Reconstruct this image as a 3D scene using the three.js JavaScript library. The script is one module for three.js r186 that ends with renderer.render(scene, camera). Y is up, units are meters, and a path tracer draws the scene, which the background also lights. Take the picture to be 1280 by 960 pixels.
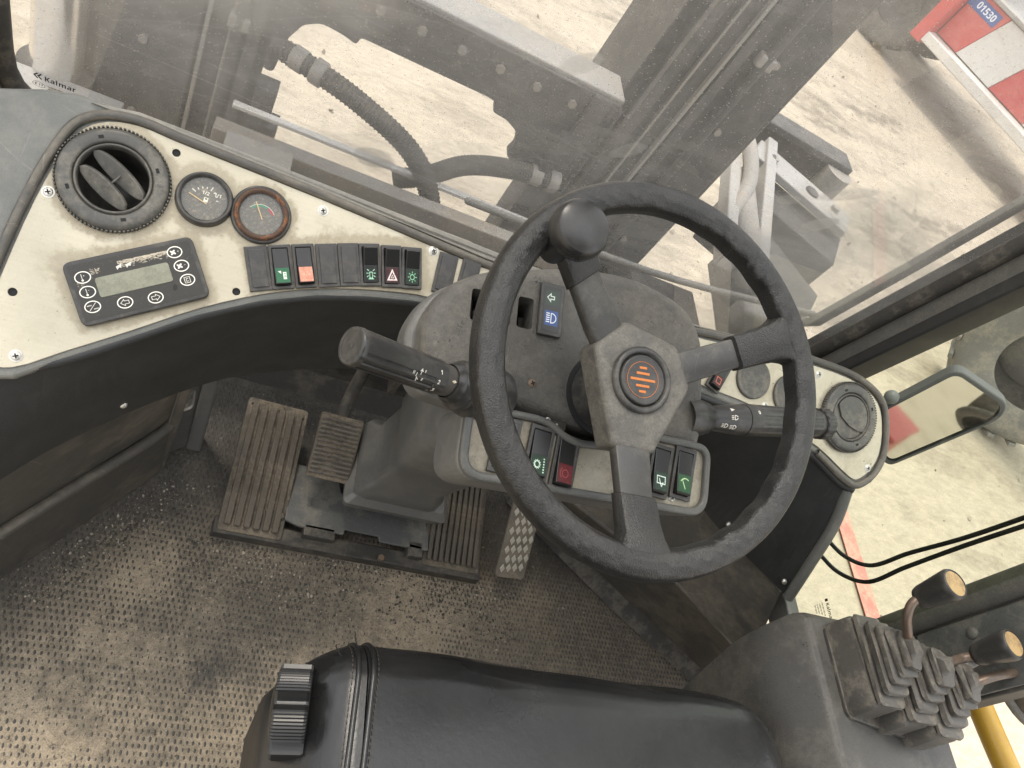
import * as THREE from 'three';
import { RoundedBoxGeometry } from 'three/addons/geometries/RoundedBoxGeometry.js';
import { mergeGeometries, mergeVertices, toCreasedNormals } from 'three/addons/utils/BufferGeometryUtils.js';
import { Brush, Evaluator, SUBTRACTION } from 'three-bvh-csg';

// ---------------------------------------------------------------- camera, sky, sun, exposure
const scene = new THREE.Scene();
const V3 = (x, y, z) => new THREE.Vector3(x, y, z);
const camera = new THREE.PerspectiveCamera(53.62, 4 / 3, 0.02, 400);
camera.position.set(-0.4255, 1.258, 0.4482);
camera.up.set(-0.2665, 0.5248, -0.8084);
camera.lookAt(-0.4255 + 0.3968, 1.258 - 0.7046, 0.4482 - 0.5883);

{ // even overcast sky, brighter overhead
  const w = 64, h = 32, d = new Float32Array(w * h * 4);
  for (let j = 0; j < h; j++) for (let i = 0; i < w; i++) {
    const el = Math.sin((j / (h - 1) - 0.5) * Math.PI), k = 1.25 * (1 + 2 * Math.max(0, el)) / 3 + 0.12, o = (j * w + i) * 4;
    d[o] = k * 0.985; d[o + 1] = k * 0.995; d[o + 2] = k * 1.01; d[o + 3] = 1;
  }
  const t = new THREE.DataTexture(d, w, h, THREE.RGBAFormat, THREE.FloatType);
  t.mapping = THREE.EquirectangularReflectionMapping; t.magFilter = THREE.LinearFilter; t.minFilter = THREE.LinearFilter; t.needsUpdate = true;
  scene.background = t; scene.environment = t;
}
const sun = new THREE.DirectionalLight(0xfff4e4, 1.5);
sun.position.set(-2.5, 7, -3.0); sun.castShadow = true; sun.shadow.radius = 24;
Object.assign(sun.shadow.camera, { left: -14, right: 14, top: 14, bottom: -14, near: 0.1, far: 60 });
sun.shadow.mapSize.set(2048, 2048);
scene.add(sun, sun.target);

const renderer = new THREE.WebGLRenderer({ antialias: true });
renderer.setSize(1024, 768);
renderer.toneMapping = THREE.LinearToneMapping;
renderer.toneMappingExposure = 2.3;
renderer.shadowMap.enabled = true;

// ---------------------------------------------------------------- helpers
let seed = 7;
const rnd = () => { seed = (seed * 1664525 + 1013904223) >>> 0; return seed / 4294967296; };
const lerp = (a, b, t) => a + (b - a) * t;
const sst = (a, b, x) => { const t = Math.min(1, Math.max(0, (x - a) / (b - a))); return t * t * (3 - 2 * t); };
const N = 512;
function field(period, oct, gain = 0.5) {           // tileable fractal value noise, 0..1
  const f = new Float32Array(N * N); let amp = 1, tot = 0, p = period;
  for (let o = 0; o < oct; o++) {
    const l = new Float32Array(p * p).map(() => rnd());
    for (let y = 0; y < N; y++) {
      const fy = y / N * p, y0 = Math.floor(fy), ty = fy - y0, sy = ty * ty * (3 - 2 * ty), r0 = (y0 % p) * p, r1 = ((y0 + 1) % p) * p;
      for (let x = 0; x < N; x++) {
        const fx = x / N * p, x0 = Math.floor(fx), tx = fx - x0, sx = tx * tx * (3 - 2 * tx), c0 = x0 % p, c1 = (x0 + 1) % p;
        f[y * N + x] += amp * lerp(lerp(l[r0 + c0], l[r0 + c1], sx), lerp(l[r1 + c0], l[r1 + c1], sx), sy);
      }
    }
    tot += amp; amp *= gain; p = Math.min(256, p * 2);
  }
  for (let i = 0; i < f.length; i++) f[i] = f[i] / tot;
  return f;
}
const FA = field(4, 7), FB = field(8, 6, 0.6), FC = field(64, 3, 0.7), FD = field(3, 5), FW = new Float32Array(N * N).map(() => rnd());
const at = (f, x, y) => f[((y % N + N) % N) * N + ((x % N + N) % N)];
const toS = (v) => Math.round(255 * Math.min(1, Math.max(0, v <= 0.0031308 ? v * 12.92 : 1.055 * Math.pow(v, 1 / 2.4) - 0.055)));
function dtex(fn, srgb, size, sizeY = size) {
  const d = new Uint8Array(N * N * 4);
  for (let y = 0; y < N; y++) for (let x = 0; x < N; x++) {
    const c = fn(x, y), o = (y * N + x) * 4;
    for (let k = 0; k < 3; k++) d[o + k] = srgb ? toS(c[k]) : Math.round(255 * Math.min(1, Math.max(0, c[k])));
    d[o + 3] = 255;
  }
  const t = new THREE.DataTexture(d, N, N);
  t.wrapS = t.wrapT = THREE.RepeatWrapping; t.magFilter = THREE.LinearFilter; t.minFilter = THREE.LinearMipmapLinearFilter; t.generateMipmaps = true;
  if (srgb) t.colorSpace = THREE.SRGBColorSpace;
  t.repeat.set(1 / size, 1 / sizeY); t.needsUpdate = true;
  return t;
}
const mix3 = (a, b, t) => [lerp(a[0], b[0], t), lerp(a[1], b[1], t), lerp(a[2], b[2], t)];
const cache = {};
function roughTex(size) { return cache['r' + size] ??= dtex((x, y) => { const r = Math.min(1, .84 + .5 * (at(FA, x, y) - .45) + .25 * (at(FB, x + 7, y + 3) - .5)); return [r, r, r]; }, false, size); }
function bumpTex(f, size) { const k = 'b' + (f === FC ? 'c' : f === FB ? 'b' : 'a') + (size < .055 ? .05 : size); return cache[k] ??= dtex((x, y) => { const v = at(f, x, y); return [v, v, v]; }, false, size < .055 ? .05 : size); }
// a worn surface: base colour, dust or dirt in patches, fine mottling, dark and pale specks, scratches
function worn(o) {
  const { base, dust = [0.3, 0.27, 0.21], amt = 0.4, cut = [0.42, 0.66], fine = 0.25, size = 0.35, rough = 0.6, bump = 0, bumpF = FC, specks = 0, pale = 0, scr = 0, bumpSize, ...rest } = o;
  const sc = new Float32Array(N * N);
  for (let i = 0; i < scr; i++) {
    let x = rnd() * N, y = rnd() * N; const a = rnd() * 6.28, L = 15 + rnd() * 70, s = 0.2 + rnd() * 0.7;
    for (let k = 0; k < L; k++) { sc[(((y | 0) % N + N) % N) * N + (((x | 0) % N + N) % N)] = s; x += Math.cos(a + k * 0.004); y += Math.sin(a + k * 0.004); }
  }
  const dens = (x, y) => amt * (0.25 + 0.75 * sst(cut[0], cut[1], 0.55 * at(FA, x, y) + 0.45 * at(FB, x * 2, y * 2))) * (0.55 + 0.9 * at(FC, x, y));
  const map = dtex((x, y) => {
    let c = mix3(base, dust, Math.min(0.95, dens(x, y) + sc[y * N + x] * 0.5));
    const f = 1 + fine * (at(FC, x + 91, y + 37) - 0.5) + fine * 0.7 * (at(FW, x, y) - 0.5);
    c = c.map((v) => v * f);
    const s = at(FC, x * 2 + 13, y * 2 + 201) * 0.5 + at(FB, x * 3 + 55, y * 3 + 9) * 0.5;
    if (specks && s < 0.26 + specks * 0.1) c = c.map((v) => v * 0.35);
    if (pale && s > 0.76 - pale * 0.1) c = mix3(c, [0.6, 0.55, 0.45], 0.6);
    return c;
  }, true, size);
  const m = new THREE.MeshPhysicalMaterial({ map, roughness: rough, ...rest });
  m.roughnessMap = roughTex(size < .15 ? .1 : size < .3 ? .2 : size < .6 ? .4 : 1.3);
  if (bump) { m.bumpMap = bumpTex(bumpF, o.bumpSize || size); m.bumpScale = bump; }
  return m;
}
const plain = (r, g, b, rough = 0.6, extra = {}) => new THREE.MeshPhysicalMaterial({ color: new THREE.Color().setRGB(r, g, b), roughness: rough, ...extra });

function uvBox(g) {                                  // texture coordinates in metres from the face's main direction
  g = g.index ? g.toNonIndexed() : g;
  if (!g.attributes.normal) g.computeVertexNormals();
  const p = g.attributes.position, uv = new Float32Array(p.count * 2), a = V3(), b = V3(), c = V3();
  for (let i = 0; i < p.count; i += 3) {
    a.fromBufferAttribute(p, i); b.fromBufferAttribute(p, i + 1); c.fromBufferAttribute(p, i + 2);
    const n = b.clone().sub(a).cross(c.clone().sub(a)), ax = Math.abs(n.x), ay = Math.abs(n.y), az = Math.abs(n.z);
    [a, b, c].forEach((q, k) => {
      const [u, v] = ay >= ax && ay >= az ? [q.x, q.z] : ax >= az ? [q.z, q.y] : [q.x, q.y];
      uv[(i + k) * 2] = u; uv[(i + k) * 2 + 1] = v;
    });
  }
  g.setAttribute('uv', new THREE.BufferAttribute(uv, 2));
  for (const k of Object.keys(g.attributes)) if (!['position', 'normal', 'uv'].includes(k)) g.deleteAttribute(k);
  return g;
}
const used = {};
function numbered(n) { if (used[n] === undefined) { used[n] = 0; return n; } used[n]++; return n + '_' + String(used[n]).padStart(3, '0'); }
function mesh(name, geos, mat, parent, keepUv) {
  const list = (Array.isArray(geos) ? geos : [geos]).map((g) => keepUv ? g : uvBox(g));
  const m = new THREE.Mesh(list.length > 1 ? mergeGeometries(list) : list[0], mat);
  m.name = name; m.castShadow = m.receiveShadow = true; parent.add(m);
  return m;
}
function thing(name, label, category, group) {
  const o = new THREE.Group(); o.name = numbered(name); o.userData = { label, category };
  if (group) o.userData.group = group;
  scene.add(o); return o;
}
function struct(name, geos, mat) { const m = mesh(numbered(name), geos, mat, scene); m.userData = { kind: 'structure' }; return m; }
function basis(o, O, X, Y, Z) { o.quaternion.setFromRotationMatrix(new THREE.Matrix4().makeBasis(X.clone().normalize(), Y.clone().normalize(), Z.clone().normalize())); o.position.copy(O); return o; }
const aim = (O, Y, hint = V3(0, 0, 1)) => (o) => {   // local y along Y
  const y = Y.clone().normalize(), x = y.clone().cross(hint).normalize(), z = x.clone().cross(y);
  return basis(o, O, x, y, z);
};
const box = (w, h, d, x = 0, y = 0, z = 0, r = 0.003, seg = 2) => new RoundedBoxGeometry(w, h, d, seg, Math.min(r, w / 2.01, h / 2.01, d / 2.01)).translate(x, y, z);
const cyl = (r, h, x = 0, y = 0, z = 0, seg = 28, r2 = r) => new THREE.CylinderGeometry(r2, r, h, seg).translate(x, y, z);
const lathe = (pts, seg = 48) => new THREE.LatheGeometry(pts.map(([r, y]) => new THREE.Vector2(Math.max(r, 0.00001), y)), seg);
const latheZ = (pts, seg = 48) => lathe(pts, seg).rotateX(Math.PI / 2);   // axis along local z
const shape = (pts) => new THREE.Shape(pts.map(([x, y]) => new THREE.Vector2(x, y)));
function smoothPts(pts, closed, n = 8, tension = 0.5) {
  return new THREE.CatmullRomCurve3(pts.map(([x, y]) => V3(x, y, 0)), closed, 'centripetal', tension).getPoints(pts.length * n).map((p) => [p.x, p.y]);
}
function roundPoly(pts, r, seg = 5) {                // polygon with rounded corners
  const out = [];
  pts.forEach((p, i) => {
    const a = pts[(i + pts.length - 1) % pts.length], b = pts[(i + 1) % pts.length];
    const va = [a[0] - p[0], a[1] - p[1]], vb = [b[0] - p[0], b[1] - p[1]], la = Math.hypot(...va), lb = Math.hypot(...vb), rr = Math.min(p[2] ?? r, la / 2.05, lb / 2.05);
    const s = [p[0] + va[0] / la * rr, p[1] + va[1] / la * rr], e = [p[0] + vb[0] / lb * rr, p[1] + vb[1] / lb * rr];
    for (let k = 0; k <= seg; k++) { const t = k / seg, q = 1 - t; out.push([q * q * s[0] + 2 * q * t * p[0] + t * t * e[0], q * q * s[1] + 2 * q * t * p[1] + t * t * e[1]]); }
  });
  return out;
}
const slab = (pts, z0, z1, bevel = 0, seg = 3, holes = []) => {
  const s = Array.isArray(pts) ? shape(pts) : pts; holes.forEach((h) => s.holes.push(new THREE.Path(h.map(([x, y]) => new THREE.Vector2(x, y)))));
  const g = new THREE.ExtrudeGeometry(s, { depth: z1 - z0 - 2 * bevel, bevelEnabled: bevel > 0, bevelSize: bevel, bevelThickness: bevel, bevelSegments: seg, bevelOffset: -bevel, curveSegments: 20 });
  return g.translate(0, 0, z0 + bevel);
};
const circ = (x, y, r, n = 24) => Array.from({ length: n }, (_, i) => [x + r * Math.cos(i / n * 6.28319), y + r * Math.sin(i / n * 6.28319)]);
const tube = (pts, r, seg = 48, rs = 12, closed = false) => new THREE.TubeGeometry(new THREE.CatmullRomCurve3(pts.map((p) => p.isVector3 ? p : V3(...p)), closed, 'centripetal'), seg, r, rs, closed);
const ball = (r, x, y, z, sx = 1, sy = 1, sz = 1) => new THREE.SphereGeometry(r, 16, 12).scale(sx, sy, sz).translate(x, y, z);
function rod(pts, r, seg = 40, rs = 12) {            // tube with rounded ends
  const v = pts.map((p) => p.isVector3 ? p : V3(...p)), a = v[0], b = v[v.length - 1];
  return [tube(v, r, seg, rs), ball(r, a.x, a.y, a.z), ball(r, b.x, b.y, b.z)];
}
function loft(rings, capA = true, capB = true) {     // rings of equal length, closed
  const n = rings[0].length, pos = [], idx = [];
  rings.forEach((r) => r.forEach((p) => pos.push(...p)));
  for (let i = 0; i < rings.length - 1; i++) for (let j = 0; j < n; j++) {
    const a = i * n + j, b = i * n + (j + 1) % n, c = a + n, d = b + n;
    idx.push(a, b, c, b, d, c);
  }
  const cap = (k, flip) => {
    const c = rings[k].reduce((s, p) => [s[0] + p[0] / n, s[1] + p[1] / n, s[2] + p[2] / n], [0, 0, 0]), ci = pos.length / 3; pos.push(...c);
    for (let j = 0; j < n; j++) flip ? idx.push(ci, k * n + (j + 1) % n, k * n + j) : idx.push(ci, k * n + j, k * n + (j + 1) % n);
  };
  if (capA) cap(0, true); if (capB) cap(rings.length - 1, false);
  const g = new THREE.BufferGeometry(); g.setAttribute('position', new THREE.Float32BufferAttribute(pos, 3)); g.setIndex(idx);
  return toCreasedNormals(g, 0.7);
}
function strip(rowA, rowB, thick, sub = 1) {         // a sheet between two polylines, with thickness along its normal
  const n = rowA.length, ctr = [], rings = [];
  for (let i = 0; i < n; i++) {
    const a = V3(...rowA[i]), b = V3(...rowB[i]), t = V3(...rowA[Math.min(n - 1, i + 1)]).sub(V3(...rowA[Math.max(0, i - 1)])), nn = t.cross(b.clone().sub(a)).normalize().multiplyScalar(thick / 2);
    const up = [], dn = [];
    for (let k = 0; k <= sub; k++) { const p = a.clone().lerp(b, k / sub); up.push(p.clone().add(nn).toArray()); dn.push(p.clone().sub(nn).toArray()); }
    rings.push([...up, ...dn.reverse()]);
  }
  return loft(rings);
}
function canvasTex(w, h, draw) {
  const c = document.createElement('canvas'); c.width = w; c.height = h; const g = c.getContext('2d'); draw(g, w, h);
  const t = new THREE.CanvasTexture(c); t.colorSpace = THREE.SRGBColorSpace; t.anisotropy = 4; return t;
}
const printMat = (t, rough = 0.5, clear = false) => new THREE.MeshPhysicalMaterial({ map: t, roughness: rough, transparent: clear, side: THREE.DoubleSide });

// ---------------------------------------------------------------- materials
const BLK = [0.022, 0.022, 0.021], DUST = [0.30, 0.27, 0.21];
const M = {
  plate: worn({ base: [0.52, 0.474, 0.368], dust: [0.30, 0.255, 0.175], amt: 0.5, cut: [0.44, 0.70], fine: 0.16, size: 0.30, rough: 0.36, specks: 0.12, scr: 60, metalness: 0.25 }),
  dash: worn({ base: [0.140, 0.143, 0.134], dust: [0.28, 0.265, 0.22], amt: 0.38, fine: 0.16, size: 0.4, rough: 0.52, bump: 0.0004, bumpSize: 0.05, scr: 40 }),
  dashBlack: worn({ base: [0.027, 0.028, 0.028], dust: [0.12, 0.12, 0.11], amt: 0.14, fine: 0.12, size: 0.5, rough: 0.5, bump: 0.0002, bumpSize: 0.05, scr: 14 }),
  kick: worn({ base: [0.060, 0.059, 0.055], dust: [0.28, 0.24, 0.18], amt: 0.40, fine: 0.2, size: 0.45, rough: 0.6, bump: 0.0003, bumpSize: 0.06, scr: 70 }),
  shroud: worn({ base: [0.080, 0.076, 0.069], dust: [0.185, 0.17, 0.142], amt: 0.45, fine: 0.42, size: 0.22, rough: 0.68, bump: 0.0006, bumpSize: 0.04, specks: 0.28 }),
  cover: worn({ base: [0.105, 0.104, 0.100], dust: [0.21, 0.198, 0.168], amt: 0.35, fine: 0.14, size: 0.3, rough: 0.5, scr: 50 }),
  plateDirty: worn({ base: [0.30, 0.275, 0.215], dust: [0.16, 0.135, 0.095], amt: 0.7, cut: [0.42, 0.66], fine: 0.3, size: 0.16, rough: 0.5, specks: 0.2, scr: 60, metalness: 0.2 }),
  sealBlack: worn({ base: [0.016, 0.016, 0.016], dust: [0.10, 0.095, 0.08], amt: 0.2, fine: 0.2, size: 0.3, rough: 0.6 }),
  wiper: worn({ base: [0.17, 0.165, 0.155], dust: [0.28, 0.26, 0.22], amt: 0.4, fine: 0.2, size: 0.2, rough: 0.6 }),
  tyreDustHaze: worn({ base: [0.14, 0.14, 0.138], dust: [0.30, 0.27, 0.22], amt: 0.6, fine: 0.3, size: 0.5, rough: 0.9 }),  // haze over the distant tyre is mixed into this lighter grey
  lip: worn({ base: [0.070, 0.072, 0.070], dust: [0.18, 0.17, 0.14], amt: 0.3, fine: 0.14, size: 0.25, rough: 0.45, bump: 0.0003, bumpSize: 0.04 }),
  wheel: worn({ base: [0.0165, 0.0163, 0.016], dust: [0.085, 0.079, 0.07], amt: 0.18, cut: [.36, .7], fine: 0.4, size: 0.10, rough: 0.40, bump: 0.0007, bumpF: FC, bumpSize: 0.06 }),
  hub: worn({ base: [0.075, 0.071, 0.063], dust: [0.24, 0.22, 0.18], amt: 0.42, cut: [.34, .72], fine: 0.6, size: 0.07, rough: 0.7, bump: 0.001, bumpF: FB, bumpSize: 0.05 }),
  spoke: worn({ base: [0.030, 0.0295, 0.0285], dust: [0.17, 0.155, 0.128], amt: 0.30, fine: 0.25, size: 0.14, rough: 0.5, scr: 50 }),
  plastic: worn({ base: [0.026, 0.026, 0.026], dust: [0.20, 0.18, 0.15], amt: 0.30, fine: 0.2, size: 0.12, rough: 0.45, scr: 60 }),
  vent: worn({ base: [0.050, 0.050, 0.047], dust: [0.27, 0.245, 0.195], amt: 0.40, fine: 0.25, size: 0.12, rough: 0.55, scr: 50 }),
  dark: plain(0.012, 0.012, 0.012, 0.8),
  rubber: worn({ base: [0.030, 0.029, 0.028], dust: [0.24, 0.21, 0.165], amt: 0.45, fine: 0.2, size: 0.12, rough: 0.7 }),
  boot: worn({ base: [0.060, 0.057, 0.052], dust: [0.25, 0.22, 0.175], amt: 0.5, fine: 0.2, size: 0.10, rough: 0.75 }),
  leather: worn({ base: [0.012, 0.012, 0.0122], dust: [0.07, 0.07, 0.07], amt: 0.08, fine: 0.1, size: 0.3, rough: 0.34, bump: 0.00022, bumpF: FB, bumpSize: 0.05 }),
  mat: worn({ base: [0.10, 0.082, 0.060], dust: [0.33, 0.27, 0.19], amt: 0.85, cut: [0.38, 0.62], fine: 0.5, size: 0.55, rough: 0.95, bump: 0.0022, bumpF: FB, bumpSize: 0.12, specks: 0.35, pale: 0.35 }),
  matStud: worn({ base: [0.036, 0.034, 0.031], dust: [0.24, 0.205, 0.155], amt: 0.2, fine: 0.3, size: 0.02, rough: 0.7 }),
  pedalWood: worn({ base: [0.055, 0.047, 0.037], dust: [0.28, 0.23, 0.165], amt: 0.5, fine: 0.5, size: 0.12, rough: 0.85, bump: 0.0012, bumpF: FB, bumpSize: 0.05, specks: 0.4 }),
  greyPaint: worn({ base: [0.075, 0.080, 0.082], dust: [0.30, 0.27, 0.21], amt: 0.35, fine: 0.25, size: 0.2, rough: 0.6, scr: 90, specks: 0.2 }),
  blackPaint: worn({ base: [0.024, 0.024, 0.023], dust: [0.20, 0.17, 0.13], amt: 0.35, fine: 0.3, size: 0.25, rough: 0.65, scr: 30 }),
  pillar: worn({ base: [0.095, 0.092, 0.083], dust: [0.20, 0.185, 0.15], amt: 0.4, cut: [.3, .75], fine: 0.6, size: 0.09, rough: 0.7, pale: 0.2, specks: 0.3 }),
  mast: worn({ base: [0.032, 0.031, 0.031], dust: [0.15, 0.138, 0.122], amt: 0.5, fine: 0.3, size: 0.7, rough: 0.75, scr: 80, specks: 0.3, pale: 0.15 }),
  steel: worn({ base: [0.22, 0.214, 0.20], dust: [0.33, 0.26, 0.18], amt: 0.4, fine: 0.2, size: 0.6, rough: 0.6, scr: 40 }),
  deck: worn({ base: [0.28, 0.277, 0.27], dust: [0.38, 0.33, 0.26], amt: 0.4, fine: 0.15, size: 0.7, rough: 0.6 }),
  chrome: worn({ base: [0.80, 0.79, 0.77], dust: [0.62, 0.52, 0.38], amt: 0.2, fine: 0.1, size: 0.25, rough: 0.27, metalness: 0.9, scr: 60 }),
  ground: worn({ base: [0.40, 0.348, 0.270], dust: [0.26, 0.222, 0.168], amt: 0.75, cut: [0.50, 0.68], fine: 0.34, size: 2.3, rough: 0.95, bump: 0.02, bumpF: FA, bumpSize: 1.1 }),
  tyre: worn({ base: [0.040, 0.039, 0.038], dust: [0.22, 0.19, 0.15], amt: 0.5, fine: 0.3, size: 0.4, rough: 0.85 }),
  red: worn({ base: [0.45, 0.042, 0.042], dust: [0.6, 0.25, 0.2], amt: 0.25, fine: 0.1, size: 1.2, rough: 0.45, scr: 20 }),
  white: worn({ base: [0.62, 0.605, 0.575], dust: [0.5, 0.44, 0.36], amt: 0.3, fine: 0.08, size: 1.2, rough: 0.5 }),
  redFade: worn({ base: [0.50, 0.15, 0.13], dust: [0.62, 0.53, 0.39], amt: 0.35, fine: 0.2, size: 0.5, rough: 0.9 }),
  yellow: worn({ base: [0.56, 0.33, 0.035], dust: [0.35, 0.22, 0.08], amt: 0.25, fine: 0.1, size: 0.2, rough: 0.4 }),
  rust: worn({ base: [0.05, 0.042, 0.035], dust: [0.27, 0.11, 0.045], amt: 0.95, cut: [.53, .62], fine: 0.6, size: 0.06, rough: 0.8, bump: 0.0008, bumpSize: 0.03 }),
  rodRust: worn({ base: [0.16, 0.105, 0.07], dust: [0.10, 0.085, 0.07], amt: 0.7, fine: 0.4, size: 0.08, rough: 0.45, metalness: 0.3 }),
  screw: plain(0.55, 0.53, 0.48, 0.35, { metalness: 0.8 }),
  screwBrown: plain(0.22, 0.16, 0.11, 0.5, { metalness: 0.5 }),
  tan: worn({ base: [0.52, 0.36, 0.17], dust: [0.12, 0.08, 0.05], amt: 0.5, fine: 0.4, size: 0.05, rough: 0.7 }),
  ledge: worn({ base: [0.20, 0.192, 0.17], dust: [0.33, 0.305, 0.255], amt: 0.5, fine: 0.3, size: 0.3, rough: 0.8, scr: 30 }),
  consoleGrey: worn({ base: [0.050, 0.0485, 0.045], dust: [0.17, 0.158, 0.135], amt: 0.32, fine: 0.25, size: 0.2, rough: 0.55, bump: 0.0004, bumpSize: 0.04, specks: 0.2 }),
  stalk: worn({ base: [0.018, 0.018, 0.018], dust: [0.17, 0.155, 0.13], amt: 0.24, fine: 0.2, size: 0.1, rough: 0.42, scr: 40 }),
  ivory: plain(0.62, 0.55, 0.42, 0.6),
  stud: plain(0.50, 0.47, 0.40, 0.45, { metalness: 0.4 }),
  orange: plain(0.55, 0.17, 0.035, 0.55),
};
M.rockerBlack = plain(0.014, 0.014, 0.014, 0.32);
M.glass = new THREE.MeshPhysicalMaterial({ color: 0xffffff, roughness: 0.0, transmission: 1, thickness: 0, ior: 1.5 });
M.sideGlass = new THREE.MeshPhysicalMaterial({ color: new THREE.Color().setRGB(0.74, 0.775, 0.69), roughness: 0.0, transmission: 1, thickness: 0, ior: 1.5 });
M.dial = new THREE.MeshPhysicalMaterial({ color: 0xffffff, roughness: 0.08, transmission: 1, thickness: 0, ior: 1.45 });

// ---------------------------------------------------------------- ground and cab floor
{
  const g = new THREE.PlaneGeometry(240, 240, 160, 160).rotateX(-Math.PI / 2), p = g.attributes.position;
  for (let i = 0; i < p.count; i++) p.setY(i, -1.7 + 0.02 * (at(FA, Math.round(p.getX(i) * 7), Math.round(p.getZ(i) * 7)) - 0.5));
  g.computeVertexNormals();
  M.ground.map.repeat.set(1 / 4.2, 1 / 1.7); struct('ground', g, M.ground);
}
struct('cab_floor', box(1.42, 0.05, 1.5, 0, -0.031, 0.25), M.blackPaint);
struct('unseen_half_roof', [box(1.5, .05, 1.15, 0, 1.86, 1.05), box(.07, .06, 1.0, -.70, 1.84, .10), box(.07, .06, 1.0, .70, 1.84, .10)], M.blackPaint);  // unseen roof, only its rear half added, sized to trim light in the cab
struct('unseen_rear_wall', [box(1.5, .95, .04, 0, .45, 1.55), box(.10, 1.0, .06, -.70, 1.35, 1.55), box(.10, 1.0, .06, .70, 1.35, 1.55)], M.blackPaint);  // out of view, added to block light from behind the seat
struct('firewall', [box(1.36, 0.46, 0.03, 0, 0.20, -0.50)], M.blackPaint);

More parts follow.
